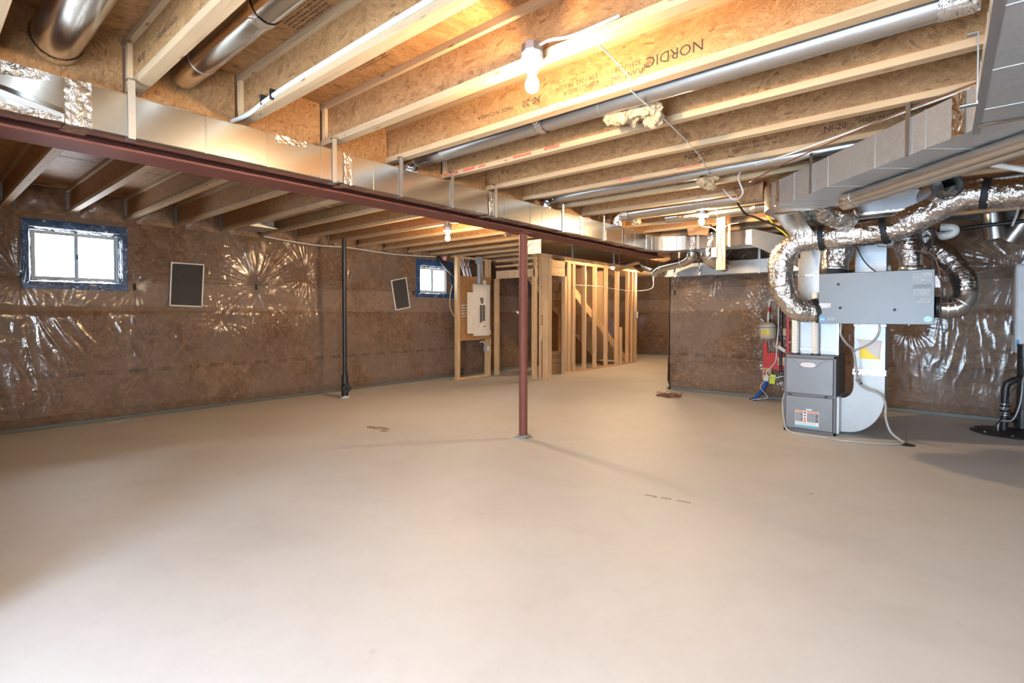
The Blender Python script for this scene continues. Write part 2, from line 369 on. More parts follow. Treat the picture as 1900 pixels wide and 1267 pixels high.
# walls
def wall_box(name, *b): return tag(build(name, MB().box(*b), M['grey']), kind='structure')
wl = MB()                               # left wall with two window openings
WIN = [(.93, 1.86, 1.71, 2.40), (6.70, 7.60, 1.745, 2.365)]
ys = [-.27] + [q for w in WIN for q in w[:2]] + [16.4]
for a, b in ((ys[0], ys[1]), (ys[2], ys[3]), (ys[4], ys[5])): wl.box(-8.45, a, 0, -8.25, b, ZC)
for (a, b, z0, z1) in WIN: wl.box(-8.45, a, 0, -8.25, b, z0); wl.box(-8.45, a, z1, -8.25, b, ZC)
wall_left = tag(build('wall_left', wl, M['grey']), kind='structure')
wall_front = wall_box('wall_front', -3.62, YF+.15, 0, 4.4, YF+.35, ZC)
wall_side = wall_box('wall_hall', -3.62, YF+.15, 0, -3.45, 16.2, ZC)
wall_far = wall_box('wall_far', -8.4, YB+.15, 0, -3.3, YB+.35, ZC)
wall_right = tag(build('wall_right', MB().box(4.2, -2.6, 0, 4.4, -2.3, ZC).box(4.2, -.6, 0, 4.4, 9.2, ZC).box(4.2, -2.3, 2.15, 4.4, -.6, ZC), M['grey']), kind='structure')
wall_rear = tag(build('wall_rear', MB().box(-3.06, -2.8, 0, -1.75, -2.6, ZC).box(.15, -2.8, 0, 4.4, -2.6, ZC).box(-1.75, -2.8, 2.15, .15, -2.6, ZC), M['grey']), kind='structure')
wall_stub = wall_box('wall_stub', -8.4, -.27, 0, -3.06, -.07, ZC)
wall_stub2 = wall_box('wall_nook', -3.26, -2.8, 0, -3.06, -.27, ZC)
# patio door that the daylight comes through, and the invented frame of the side fill
def patio(name, horizontal, a, b, fixed, top):
    mb = MB(); t = .06
    def bx(u0, z0, u1, z1):
        if horizontal: mb.box(u0, fixed-.04, z0, u1, fixed+.04, z1)
        else: mb.box(fixed-.04, u0, z0, fixed+.04, u1, z1)
    bx(a, 0, a+t, top); bx(b-t, 0, b, top); bx(a, top-t, b, top); bx(a, 0, b, .05); bx((a+b)/2-t/2, 0, (a+b)/2+t/2, top)
    return tag(build(name, mb, M['vinyl']), kind='structure')
patio('door_1', True, -1.75, .15, -2.7+.06, 2.15)
patio('side_fill_frame', False, -2.3, -.6, 4.3-.06, 2.15)  # unseen frame, made up to go with the added side fill light

# film over the batts: dense sheets with the folds that run out from every fastener
rng = np.random.default_rng(5); TAB = rng.random((256, 256))
def vn(x, y):
    xi = np.floor(x).astype(int); yi = np.floor(y).astype(int); fx = x - xi; fy = y - yi
    fx = fx*fx*(3-2*fx); fy = fy*fy*(3-2*fy)
    g = lambda i, j: TAB[(xi+i) % 256, (yi+j) % 256]
    return (g(0,0)*(1-fx)+g(1,0)*fx)*(1-fy) + (g(0,1)*(1-fx)+g(1,1)*fx)*fy
def ridge(n, p=2.0): return (1-np.abs(2*n-1))**p
def film_height(u, v, anchors, drapes, seed):
    h = .028*vn(u*1.1+seed, v*1.1) + .006*vn(u*4+seed, v*4)
    q = np.clip((1.46+.05*vn(u*1.7+seed, v*0)-v)/.16, 0, 1); h = h + (.014 if seed == 6.0 else .034)*q*q*(3-2*q)*(.6+.8*vn(u*2.3+seed, v*0+5))
    for (a, b, rad, amp, k) in anchors:
        dx, dy = u-a, v-b; r = np.hypot(dx, dy)+1e-6; c, s = dx/r, dy/r
        k = k*1.35; n = ridge(vn(c*k+a*13+40, s*k+b*7+40+r*.9), 1.6)*.6 + ridge(vn(c*k*2.1+9, s*k*2.1+31+r*1.3), 1.4)*.4
        fall = np.clip(r/.14, 0, 1)**1.5*np.exp(-(r/rad)**2)
        h = h + amp*n*fall - .022*np.exp(-(r/.13)**2)
    for (a, b, ru, rv, amp, fu, slant) in drapes:
        w = np.exp(-((u-a)/ru)**2-((v-b)/rv)**2)
        bend = slant*(v-b) + .10*vn(u*2+3, v*2+8)
        h = h + amp*w*ridge(vn((u+bend)*fu, v*1.5+5), 2.2)
    return h + .0022*ridge(vn(u*17+2*vn(u*3, v*3)+seed, v*5), 2)
def film(name, P0, U, N, nu, nv, wid, hgt, anchors, drapes, holes, mat, parent, seed):
    us = np.linspace(0, wid, nu+1); vs = np.linspace(0, hgt, nv+1); uu, vv = np.meshgrid(us, vs)
    a0 = P0[1] if U[1] else P0[0]
    h = film_height(uu+a0, vv+P0[2], anchors, drapes, seed)
    edge = np.clip((vv)/.12, 0, 1); h = h*(.25+.75*edge)
    P = np.array(P0)[None,None,:] + uu[...,None]*np.array(U) + vv[...,None]*np.array((0,0,1.)) + h[...,None]*np.array(N)
    idx = np.arange((nu+1)*(nv+1)).reshape(nv+1, nu+1)
    q = np.stack([idx[:-1,:-1], idx[:-1,1:], idx[1:,1:], idx[1:,:-1]], -1).reshape(-1, 4)
    cu = ((uu[:-1,:-1]+uu[1:,1:])/2+a0).ravel(); cv = ((vv[:-1,:-1]+vv[1:,1:])/2+P0[2]).ravel()
    keep = np.ones(len(q), bool)
    for (y0, y1, z0, z1) in holes: keep &= ~((cu > y0) & (cu < y1) & (cv > z0) & (cv < z1))
    q = q[keep]
    if np.dot(np.cross(np.array(U), (0,0,1.)), np.array(N)) < 0: q = q[:, ::-1]
    me = bpy.data.meshes.new(name); me.vertices.add(P.shape[0]*P.shape[1]); me.vertices.foreach_set('co', P.reshape(-1))
    me.loops.add(q.size); me.loops.foreach_set('vertex_index', q.reshape(-1).astype(np.int32))
    me.polygons.add(len(q)); me.polygons.foreach_set('loop_start', np.arange(0, q.size, 4, dtype=np.int32))
    me.polygons.foreach_set('use_smooth', np.ones(len(q), bool)); me.update(); me.validate()
    return link_mesh(name, me, mat, parent, Vector((0,0,0)))
LA = [(.87,1.80,.5,.010,6), (1.97,1.72,.42,.009,6), (3.52,1.78,.80,.020,7), (4.35,2.00,.60,.014,6), (5.07,1.80,.55,.016,6), (6.58,1.78,.40,.012,6), (.2,1.3,.4,.008,5), (3.0,1.25,.5,.010,6), (4.2,1.45,.55,.012,6)]
LD = [(1.35,1.05,.75,.45,.014,7,.55), (.6,.75,.6,.5,.010,8,.2), (2.1,1.1,.35,.3,.010,8,.5), (4.0,.4,.8,.3,.006,9,.1)]
film('vapour_barrier', (XL, -.07, .035), (0,1.,0), (1.,0,0), 1120, 250, 7.52, ZJ-.03, LA, LD, [(w[0]-.005, w[1]+.005, w[2]-.005, w[3]+.005) for w in WIN], M['wl'], wall_left, 3.0)
film('vapour_barrier', (XL, 7.45, .035), (0,1.,0), (1.,0,0), 330, 110, 8.6, ZJ-.03, [(9.2,1.9,.5,.012,6), (15.2,1.7,.5,.01,6)], [(9.4,1.2,.4,.7,.012,8,.1)], [], M['wl'], wall_left, 8.0)
FA = [(-3.67,1.75,.60,.020,6), (-2.0,1.74,.70,.024,7), (-2.1,1.12,.70,.024,7), (-2.9,2.10,.55,.020,7), (-2.05,.55,.50,.014,7), (.70,1.95,.6,.006,7), (-1.6,.35,.4,.01,6), (-.35,1.2,.4,.006,6)]
FD = [(.32,.95,.45,.45,.0032,8,-.15), (-.05,.80,.5,.4,.003,8,-.35), (.1,1.9,.5,.3,.004,7,.9), (-3.0,.3,.4,.3,.006,9,.2)]
film('vapour_barrier', (-3.74, YF, .035), (1.,0,0), (0,-1.,0), 640, 230, 5.6, ZJ-.03, FA, FD, [], M['wf'], wall_front, 6.0)
film('vapour_barrier', (-3.74, YF, .035), (0,1.,0), (-1.,0,0), 240, 100, 7.1, ZJ-.03, [], [(9.2,1.2,.4,1.0,.008,8,.1)], [], M['wf'], wall_side, 2.0)
film('vapour_barrier', (-8.1, YB, .035), (1.,0,0), (0,-1.,0), 220, 100, 4.4, ZJ-.03, [(-7.55,1.95,.5,.014,6), (-6.6,2.0,.4,.012,6)], [(-6.8,1.3,.6,.6,.010,6,.2)], [], M['wb'], wall_far, 4.0)
# dark stitching marks where the film is pinned through
for i, (y, z) in enumerate(((.90,1.80), (1.97,1.72), (3.52,1.78), (5.07,1.80), (6.58,1.78))):
    build('fastener', MB().box(XL+.002, y-.012, z-.055, XL+.022, y+.014, z+.03), M['blackm'], wall_left, bevel=.003)
for (x, z) in ((-3.67,1.74), (-2.0,1.76), (-2.1,1.10)):
    build('fastener', MB().box(x-.012, YF-.022, z-.05, x+.014, YF-.002, z+.04), M['blackm'], wall_front, bevel=.003)
# sill gasket strips where film meets slab
tag(build('trim_1', MB().box(XL-.06, -.07, 0, XL+.035, 16, .05), M['seal'], bevel=.006), kind='structure')
tag(build('trim_2', MB().box(-3.76, YF-.045, 0, 4.2, YF+.06, .05), M['seal'], bevel=.006), kind='structure')
tag(build('trim_3', MB().box(-8.1, YB-.04, 0, -3.7, YB+.06, .05), M['seal'], bevel=.006), kind='structure')
tag(build('trim_4', MB().box(-3.79, YF-.045, 0, -3.72, YB, .05), M['seal'], bevel=.006), kind='structure')

# ------------------------------------------------------------------ windows in the left wall
def window(name, y0, y1, z0, z1, oy0, oy1, oz0, oz1):
    """frame y0..y1, z0..z1; blue flashing film from the opening out to oy.., oz.."""
    t = thing(name, None, None, (XL-.10, (y0+y1)/2, z0), None, 'structure'); xo = XL-.075
    f = MB(); w = .020
    f.box(xo-.05, y0, z0, xo+.02, y0+w, z1).box(xo-.05, y1-w, z0, xo+.02, y1, z1).box(xo-.05, y0+w, z0, xo+.02, y1-w, z0+w).box(xo-.05, y0+w, z1-w, xo+.02, y1-w, z1)
    build('window_frame', f, M['vinyl'], t, bevel=.004)
    ym = (y0+y1)/2; s = .020
    for k, (a, b, dx) in enumerate(((y0+w, ym+.018, .0), (ym-.018, y1-w, -.022))):
        m = MB(); z2, z3 = z0+w, z1-w; xa, xb = xo-.018+dx, xo+.006+dx
        m.box(xa, a, z2, xb, a+s, z3).box(xa, b-s, z2, xb, b, z3).box(xa, a+s, z2, xb, b-s, z2+s).box(xa, a+s, z3-s, xb, b-s, z3)
        sash = build('sash', m, M['vinyl'], t, bevel=.003)
        build('pane', MB().box(xo-.008+dx, a+s, z2+s, xo-.004+dx, b-s, z3-s), M['glass'], sash)
        if k == 0: build('latch', MB().box(xb, b-.022, (z2+z3)/2-.03, xb+.012, b-.006, (z2+z3)/2+.03), M['black'], sash, bevel=.003)
    rnd = random.Random(int(y0*10)); w_ = MB()
    def crinkle(pa, pb, pc, pd, nrm, nu, nv, amp):
        pa, pb, pc, pd = map(Vector, (pa, pb, pc, pd)); nrm = Vector(nrm)
        def fn(u, v):
            p = (pa*(1-u)+pb*u)*(1-v) + (pd*(1-u)+pc*u)*v
            e = min(u, 1-u, .25)*4*min(v, 1-v, .3)/.3
            return p + nrm*amp*(rnd.random()*(.25+.75*min(1, e)))
        w_.sheet(fn, nu, nv)
    xi = XL+.030; xr = xo+.018; A = (y0-.012, y1+.012, z0-.012, z1+.012)
    O = [(xi,oy0,oz0), (xi,oy1,oz0), (xi,oy1,oz1), (xi,oy0,oz1)]
    I = [(xi+.006,A[0]-.014,A[2]-.014), (xi+.006,A[1]+.014,A[2]-.014), (xi+.006,A[1]+.014,A[3]+.014), (xi+.006,A[0]-.014,A[3]+.014)]
    B = [(xr,A[0]+.010,A[2]+.010), (xr,A[1]-.010,A[2]+.010), (xr,A[1]-.010,A[3]-.010), (xr,A[0]+.010,A[3]-.010)]
    for k in range(4):
        k2 = (k+1) % 4; L = 34 if k % 2 == 0 else 24
        crinkle(O[k], O[k2], I[k2], I[k], (1,0,0), L, 5, .016)
        crinkle(I[k], I[k2], B[k2], B[k], ((0,0,1),(0,-1,0),(0,0,-1),(0,1,0))[k], L, 5, .012)
        O2 = [(XL-.01,p[1]+(.0),p[2]) for p in O]
        w_.add([O[k], O[k2], O2[k2], O2[k]], [(0,1,2,3)])
    build('flashing_film', w_, M['film'], t, smooth='all', weld=True)
    return t
window('window_1', .985, 1.815, 1.765, 2.345, .895, 1.895, 1.65, 2.46)
window('window_2', 6.76, 7.54, 1.80, 2.31, 6.63, 7.66, 1.69, 2.46)
# the neighbour's white brick wall seen through the far window
nb = thing('neighbour_house', 'white painted brick house wall outside the far small window', 'house', (-12.0, 9.6, -.2))
build('wall_face', MB().box(-12.2, 7.0, -.2, -12.0, 15.0, 2.62), M['mortar'], nb)
bp = None
for r_ in range(12):
    for c_ in range(12):
        y0 = 7.6 + c_*.62 + (.31 if r_ % 2 else 0); z0 = 1.15 + r_*.122
        if bp is None: bp = build('brick', MB().box(-12.01, y0, z0, -11.985, y0+.60, z0+.108), M['brick'], nb); b0 = (y0, z0)
        else:
            q = bp.copy(); COL.objects.link(q); q.location = (random.uniform(-.006, .004), y0-b0[0], z0-b0[1])
# window screens fixed flat against the film
def win_screen(P, label):
    P = [Vector(p) for p in P]; c = sum(P, Vector())/4; t = thing('window_screen', label, 'window screen', tuple(c))
    f = MB()
    for k in range(4): 
        d = (P[(k+1) % 4]-P[k]).normalized()*.009
        f.bar(P[k]-d, P[(k+1) % 4]+d, .016, .018, (1,0,0))
    build('frame', f, M['white'], t)
    n = Vector((.003,0,0)); build('insect_mesh', MB().hexa([p-n for p in P], [p+n for p in P]), M['mesh'], t)
    q = P[3]*.97+c*.03
    build('corner_tab', MB().cyl(q+Vector((.005,0,0)), q+Vector((.014,0,0)), .016, 10), M['white'], t)
xs = XL+.052
win_screen([(xs,2.352,1.472), (xs,2.745,1.458), (xs,2.775,2.052), (xs,2.378,2.054)], 'white framed insect screen standing straight beside the near window')
win_screen([(xs,6.114,1.431), (xs,6.452,1.486), (xs,6.359,2.060), (xs,6.012,1.985)], 'white framed insect screen hanging tilted beside the far window')

# ------------------------------------------------------------------ rim insulation between joist ends (left wall)
for k in range(-3, 26):
    y0 = .79+.57*k-.065; a, b = y0-.505+.066, y0-.002
    if a < -.05 or a > 15.9: continue
    rr = random.Random(k)
    def fn(u, v, a=a, b=b, rr=rr):
        bulge = .07*math.sin(math.pi*u)**.6*math.sin(math.pi*v)**.6 + rr.uniform(0,.006)
        return (XL+.02+bulge, a+(b-a)*u, ZJ-.03+(ZC-ZJ+.025)*v)
    build('rim_batt', MB().sheet(fn, 10, 8), M['rimb'] if 'rimb' in M else M.setdefault('rimb', (lambda g: g.bsdf(Base_Color=g.ramp(g.noise(g.coords(), 7.0, 5.0, .65, .8).outputs[0], [(.3,(.13,.075,.045)), (.5,(.25,.15,.09)), (.75,(.42,.27,.17))]), Roughness=.7, Coat_Weight=.8, Coat_Roughness=.18, Coat_Normal=g.bump(g.noise(g.coords(), 9.0, 3.0, .6, 1.2).outputs[0], .5, .02)))(G('rim_batt_under_film'))), wall_left, smooth='all')

# ------------------------------------------------------------------ joists
def ordinal(n): return ['first','second','third','fourth','fifth','sixth','seventh','eighth','ninth','tenth','eleventh','twelfth','thirteenth','fourteenth','fifteenth','sixteenth','seventeenth','eighteenth','nineteenth','twentieth'][n]
def joist(x0, x1, yedge, label, group):
    w, fh, wt = .066, .040, .011; yc = yedge-w/2
    t = thing('i_joist', label, 'joist', (x0, yc, ZJ), group)
    build('bottom_flange', MB().box(x0, yc-w/2, ZJ, x1, yc+w/2, ZJ+fh), M['lxs'], t, bevel=.002)
    build('top_flange', MB().box(x0, yc-w/2, ZC-fh, x1, yc+w/2, ZC-.001), M['lxs'], t)
    wb = build('web', MB().box(x0+.004, yc-wt/2, ZJ+fh-.002, x1-.004, yc+wt/2, ZC-fh+.002), M['web'], t)
    return t, wb
XR0, XR1 = -3.46, 4.1
TXT = {0: 'stamped by its end at the red beam', 3: 'stamped upside down and holding the nearest bare bulb cable', 4: 'marked with red spray paint', 6: 'printed the right way up in black'}
right = []
for k in range(-2, 14):
    ye = .87+.577*k - (.03 if k == 3 else 0); x1 = XR1
    if k < -1: continue
    n = k+2
    lab = f'wooden I-joist on the duct side of the red beam, {ordinal(n-1)} from overhead'
    t, wb = joist(XR0, x1, ye, lab, 'I-joists on the duct side of the beam'); right.append((k, t, wb, ye))
left = []
for k in range(-2, 26):
    ye = .79+.57*k
    if ye > 15.9 or ye < 0: continue
    n = k+2
    lab = f'wooden I-joist between red beam and windowed wall, {ordinal(n-1)} from the near end' if n < 17 else 'wooden I-joist of the far hallway ceiling past the stair duct'
    t, wb = joist(XL+.03, -3.55, ye, lab, 'I-joists between beam and windowed wall'); left.append((k, t, wb, ye))
def web_of(k): return [(wb, ye-.033-.0055) for (kk, t, wb, ye) in right if kk == k][0]
# stamps on the webs
wb, yf = web_of(3); yf -= .0012
lettering('NORDIC', .078, (-.905, yf, 2.675), FRONT180, M['ink'], wb, 'LEFT', 1.0)
lettering('APA', .032, (-1.165, yf, 2.664), FRONT180, M['ink'], wb)
lettering('PLANT 1062', .036, (-1.225, yf, 2.645), FRONT180, M['ink'], wb)
lettering('3231-1528 /', .036, (-1.235, yf, 2.690), FRONT180, M['ink'], wb)
lettering('ESR-1262  PR-L274', .036, (-1.50, yf, 2.696), FRONT180, M['ink'], wb)
lettering('CCMC 13032-R', .036, (-1.49, yf, 2.655), FRONT180, M['ink'], wb)
lettering('NI-20', .060, (-1.90, yf, 2.675), FRONT180, M['ink'], wb)
lettering('MADE IN CANADA', .036, (-2.12, yf, 2.678), FRONT180, M['ink'], wb)
wb, yf = web_of(6); yf -= .0012
lettering('NORDIC', .060, (-1.69, yf, 2.680), FRONT, M['ink'], wb)
lettering('APA PLANT 1062 CCMC 13032-R', .030, (-1.41, yf, 2.697), FRONT, M['ink'], wb)
lettering('3231-1528 /  ESR-1262  PR-L274', .030, (-1.31, yf, 2.660), FRONT, M['ink'], wb)
lettering('NI-20', .060, (-.675, yf, 2.682), FRONT, M['ink'], wb)
lettering('MADE IN CANADA', .036, (-.46, yf, 2.690), FRONT, M['ink'], wb)
wb, yf = web_of(0); yf -= .0012
lettering('NI-20', .055, (-3.30, yf, 2.70), FRONT, M['ink'], wb)
lettering('MADE IN CANADA', .034, (-2.98, yf, 2.71), FRONT, M['inkb'], wb)
# red spray on the flange of the joist beyond the pipe
for (kk, t, wb, ye) in right:
    if kk not in (4, 6): continue
    for (a, b, zc, hh) in (((-3.40,-3.22,2.583,.014), (-3.16,-3.02,2.583,.015), (-2.98,-2.90,2.582,.012), (-2.60,-2.42,2.585,.012), (-2.30,-2.16,2.587,.013)) if kk == 4 else ((-1.75,-1.55,2.588,.006), (-2.3,-2.16,2.585,.007))):
        rr = random.Random(int(a*100)); m = MB(); N_ = 12; yq = ye-.066-.0012
        up = [(a+(b-a)*i/N_, yq, zc+hh*rr.uniform(.35,1)) for i in range(N_+1)]; dn = [(a+(b-a)*i/N_, yq, zc-hh*rr.uniform(.35,1)) for i in range(N_+1)]
        m.add(up+dn, [(i, i+1, N_+2+i, N_+1+i) for i in range(N_)]); build('paint_mark', m, M['red'], t)
# blocking between the joist ends over the beam
for k in range(-1, 13):
    ye = .87+.577*k; 
    solo('blocking_panel', MB().box(-3.445, ye+.006, ZJ, -3.427, ye+.50, ZC-.002), M['web'], f'OSB blocking board over the red beam, {ordinal(k+2)} bay counted from overhead', 'blocking', (-3.436, ye+.25, ZJ), 'blocking boards over the beam')
    if -1 <= k <= 4:
        solo('squash_block', MB().box(-3.424, ye-.063, ZJ+.041, -3.385, ye-.0395, ZC-.04), M['lz'], f'short upright lumber block at the beam end of the {ordinal(k+2)} duct-side joist', 'block', (-3.40, ye, ZJ), 'squash blocks at the beam')

# ------------------------------------------------------------------ steel beam and post
XBm = -3.49; ZB = 2.235
bm_ = thing('steel_beam', 'long red oxide steel beam carrying the joists beside the shiny duct', 'beam', (XBm, 2.0, ZB))
build('bottom_flange', MB().box(XBm-.12, -.06, ZB, XBm+.12, 7.75, ZB+.014), M['steel'], bm_, bevel=.002)
build('web', MB().box(XBm-.005, -.06, ZB+.012, XBm+.005, 7.75, ZJ-.05), M['steel'], bm_)
build('top_flange', MB().box(XBm-.12, -.06, ZJ-.052, XBm+.12, 7.75, ZJ-.038), M['steel'], bm_)
build('nailer', MB().box(XBm-.06, -.06, ZJ-.038, XBm+.06, 7.75, ZJ-.001), M['ly'], bm_)
col = thing('steel_post', 'round red oxide steel post standing under the beam mid room', 'post', (-3.50, 4.36, 0))
build('shaft', MB().cyl((-3.50,4.36,.012), (-3.50,4.36,ZB-.012), .046, 28), M['steel'], col, smooth=True)
build('base_plate', MB().box(-3.58,4.285,0,-3.42,4.435,.013), plain('dusty_plate', (.36,.32,.29), .7), col, bevel=.003)
build('cap_plate', MB().box(-3.58,4.27,ZB-.013,-3.40,4.45,ZB), M['steel'], col, bevel=.002)
gb = MB(); gb.blob((-3.50,4.36,.02), .075, .07, .022, .25, 14, 3); build('grout', gb, M['grey'], col, smooth='all')

# ------------------------------------------------------------------ ducts
def rect_duct(name, label, x0, x1, y0, y1, z0, z1, mat, along, seams, tapes=(), cross=True, cat='duct'):
    t = thing(name, label, cat, ((x0+x1)/2, (y0+y1)/2, z0))
    b = MB(); L0, L1 = (y0, y1) if along == 'y' else (x0, x1)
    st = [L0] + sorted(s for s in seams if L0 < s < L1) + [L1]
    for a, c in zip(st[:-1], st[1:]):
        g_ = .0015
        if along == 'y': b.box(x0, a+g_, z0, x1, c-g_, z1)
        else: b.box(a+g_, y0, z0, c-g_, y1, z1)
    build('body', b, mat, t, bevel=.004)
    s = MB(); e = .0018
    for q in seams:
        if along == 'y': s.box(x0-e, q-.005, z0-e, x1+e, q+.005, z1+e)
        else: s.box(q-.006, y0-e, z0-e, q+.006, y1+e, z1+e)
    if seams: tag(build('slip_joints', s, mat, t, bevel=.0015), kind='stuff')
    for (q, w) in tapes:
        e2 = .003
        m = MB()
        if along == 'y':
            def fn(u, v):   # a crinkled band round front and underside
                d = random.uniform(0, .004); yq = q-w/2+w*u+random.uniform(-.003,.003)
                P = ((x1+e2+d, yq, z1+e2-(z1-z0+2*e2)*v/.5) if v <= .5 else (x1+e2-(x1-x0)*(v-.5)/.5, yq, z0-e2-d))
                return P
            m.sheet(fn, 5, 18)
        else:
            def fn(u, v):
                d = random.uniform(0, .004); xq = q-w/2+w*u+random.uniform(-.003,.003)
                return (xq, y0-e2-d, z1+e2-(z1-z0+2*e2)*v/.5) if v <= .5 else (xq, y0-e2+(y1-y0)*(v-.5)/.5, z0-e2-d)
            m.sheet(fn, 5, 18)
        build('foil_tape', m, M['tape'], t)
    return t
def hanger(t, x, y, z0, z1, face='x', w=.032):
    m = MB()
    if face == 'x': m.box(x+.004, y-w/2, z0-.006, x+.009, y+w/2, z1).box(x-.05, y-w/2, z0-.010, x+.009, y+w/2, z0-.005).box(x-.03, y-w/2, z1-.004, x+.009, y+w/2, z1+.001)
    else: m.box(x-w/2, y-.009, z0-.006, x+w/2, y-.004, z1).box(x-w/2, y-.009, z0-.010, x+w/2, y+.05, z0-.005)
    return build('hanger_strap', m, M['strap'], t)
TA = rect_duct('trunk_duct', 'long shiny rectangular trunk duct running beside the red beam', -3.36, -3.20, -.05, 6.75, 2.265, 2.477, M['galv'], 'y',
    [.36, .56, 1.125, 1.472, 1.827, 2.06, 2.24, 3.018, 3.319, 3.70, 4.10, 4.30, 4.75, 5.30, 5.62, 6.05, 6.40], [(.565, .10), (2.02, .06), (3.50, .05), (5.05, .05), (6.1, .05)])
# pressed cross break of the nearest panel
cb = MB(); x_ = -3.1985
cb.add([(x_,-.04,2.475), (x_,.51,2.475), (x_,.51,2.268), (x_,-.04,2.268), (x_+.014,-.04,2.42), (x_+.014,.51,2.30), (x_,-.04,2.44), (x_,.51,2.33), (x_,-.04,2.40), (x_,.51,2.27)], [(6,7,5,4), (4,5,9,8), (0,1,7,6), (8,9,2,3)])
build('cross_break_panel', cb, M['galv'], TA)
rr = random.Random(3); cb = MB(); cb.sheet(lambda u, v: (-3.194+rr.uniform(0,.004), -.04+.55*u, 2.262+.030*v+rr.uniform(-.002,.002)), 26, 3); build('foil_tape', cb, M['tape'], TA)
for y in (.776, 1.92, 2.482, 3.02, 3.571, 4.676, 5.56): hanger(TA, -3.20, y, 2.265, ZJ)
# loose fibreglass and foil flaps on top of the duct
for (y, l, w) in ((1.52, .20, .05), (.30, .16, .06)):
    m = MB(); rr = random.Random(int(y*10)); m.sheet(lambda u, v: (-3.197+rr.uniform(0,.004), y+l*u, 2.479-w*v*(1-.35*u)+rr.uniform(-.002,.002)), 8, 3); build('foil_flap', m, M['tape'], TA)
# curved end of the trunk into the cross run
cu = MB(); pin = []; pout = []
for i in range(11):
    a = R(90)*i/10; cx, cy = -2.80, 6.75
    pin.append((cx-.40*math.cos(a), cy+.40*math.sin(a))); pout.append((cx-.56*math.cos(a), cy+.56*math.sin(a)+.12*math.sin(a)))
for i in range(10):
    cu.hexa([(*pin[i],2.265), (*pin[i+1],2.265), (*pout[i+1],2.265), (*pout[i],2.265)], [(*pin[i],2.462), (*pin[i+1],2.462), (*pout[i+1],2.462), (*pout[i],2.462)])
CU = thing('curved_duct', 'curved gored duct elbow at the far end of the beam-side trunk', 'duct', (-3.0, 7.0, 2.265)); build('body', cu, M['galvb'], CU, weld=True)
g2 = MB()
for i in range(0, 11, 2): g2.box(pin[i][0]+.0, pin[i][1]-.006, 2.262, pin[i][0]+.008, pin[i][1]+.006, 2.465)
build('gore_seams', g2, M['tape'], CU)
TD = rect_duct('cross_duct', 'shiny rectangular duct crossing above the insulated wall, behind the hung wood board', -2.80, -1.92, 7.15, 7.55, 2.265, 2.462, M['galv'], 'x', [-2.62, -2.36, -2.20, -2.03], [(-2.70, .06), (-2.45, .07)])
hanger(TD, -2.20, 7.15, 2.265, ZJ, 'y'); hanger(TD, -2.62, 7.15, 2.265, ZJ, 'y')
te = MB().hexa([(-1.92,7.15,2.245), (-1.92,7.60,2.245), (-1.60,8.30,2.02), (-1.45,8.05,2.02)][::-1], [(-1.92,7.15,2.47), (-1.92,7.60,2.47), (-1.60,8.30,2.36), (-1.45,8.05,2.36)][::-1])
solo('angled_duct_fitting', te, plain('bulb_lit_duct_face', (.62,.61,.58), .5), 'bright angled duct fitting turning down between the two cross ducts', 'duct', (-1.8, 7.6, 2.2), bevel=.004)  # pale colour stands in for bulb glare on galvanised metal
TE = rect_duct('low_cross_duct', 'low rectangular duct along the top of the insulated wall', -3.66, -1.30, 8.42, 8.72, 1.985, 2.195, M['galvf'], 'x', [-3.52, -3.36, -3.14, -2.92, -2.62, -2.30, -2.06, -1.80], [(-3.48, .05), (-3.05, .05)])
for x in (-3.40, -2.80, -2.15): hanger(TE, x, 8.42, 1.985, ZJ, 'y')
# boots between the two cross ducts
def elbow_pipe(name, P, r, mat, label, rings=True, cat='duct', n=18, sub=5, group=None):
    t = thing(name, label, cat, P[0], group); pts = curve_pts(P, sub)
    build('body', MB().tube(pts, r, n), mat, t, smooth=True)
    if rings:
        m = MB()
        for i in range(0, len(pts), sub):
            j = min(i+1, len(pts)-1); a = pts[i]; d = (pts[j]-pts[i]) if j != i else (pts[i]-pts[i-1]); d = d.normalized()*.006; m.cyl(a-d, a+d, (r[i] if isinstance(r, list) else r)+.005, n)
        build('crimp_rings', m, M['strap'], t, smooth=True)
    return t
elbow_pipe('round_elbow_duct', [(-3.62,7.95,2.02), (-3.45,7.85,2.10), (-3.02,7.62,2.14), (-2.86,7.52,2.20), (-2.84,7.50,2.27)], .075, M['galv'], 'round shiny elbow pipe under the far end of the curved duct')
elbow_pipe('round_drop_boot', [(-2.60,7.45,2.27), (-2.58,7.46,2.17), (-2.50,7.55,2.08), (-2.42,7.7,2.05)], [.105]*5+[.095]*5+[.085]*6, M['galv'], 'short round take-off boot hanging under the cross duct')
elbow_pipe('small_flexible_pipe', [(-5.2,9.6,2.28), (-4.6,9.0,2.30), (-4.1,8.4,2.28), (-3.9,8.2,2.16), (-3.7,8.3,2.06)], .05, M['galvr'], 'thin bent metal pipe running from stair duct to the low cross duct', False)
# duct over the stairs
TF = rect_duct('stair_duct', 'rectangular duct beyond the beam with a white foil end cap', -5.02, -4.72, 6.32, 13.0, 2.285, 2.50, M['galv'], 'y', [7.0, 7.9, 8.8, 9.7, 10.6, 11.5, 12.4])
cpm = MB(); rr = random.Random(4); cpm.sheet(lambda u, v: (-5.02+.30*u, 6.316-rr.uniform(0,.006), 2.285+.215*v), 12, 9); build('end_cap', cpm, foil('white_foil', (.86,.85,.82), .45, 30.0, (1,1,1), .4, .006), TF)
for y in (7.2, 8.6, 10.0): hanger(TF, -4.72, y, 2.285, ZJ)
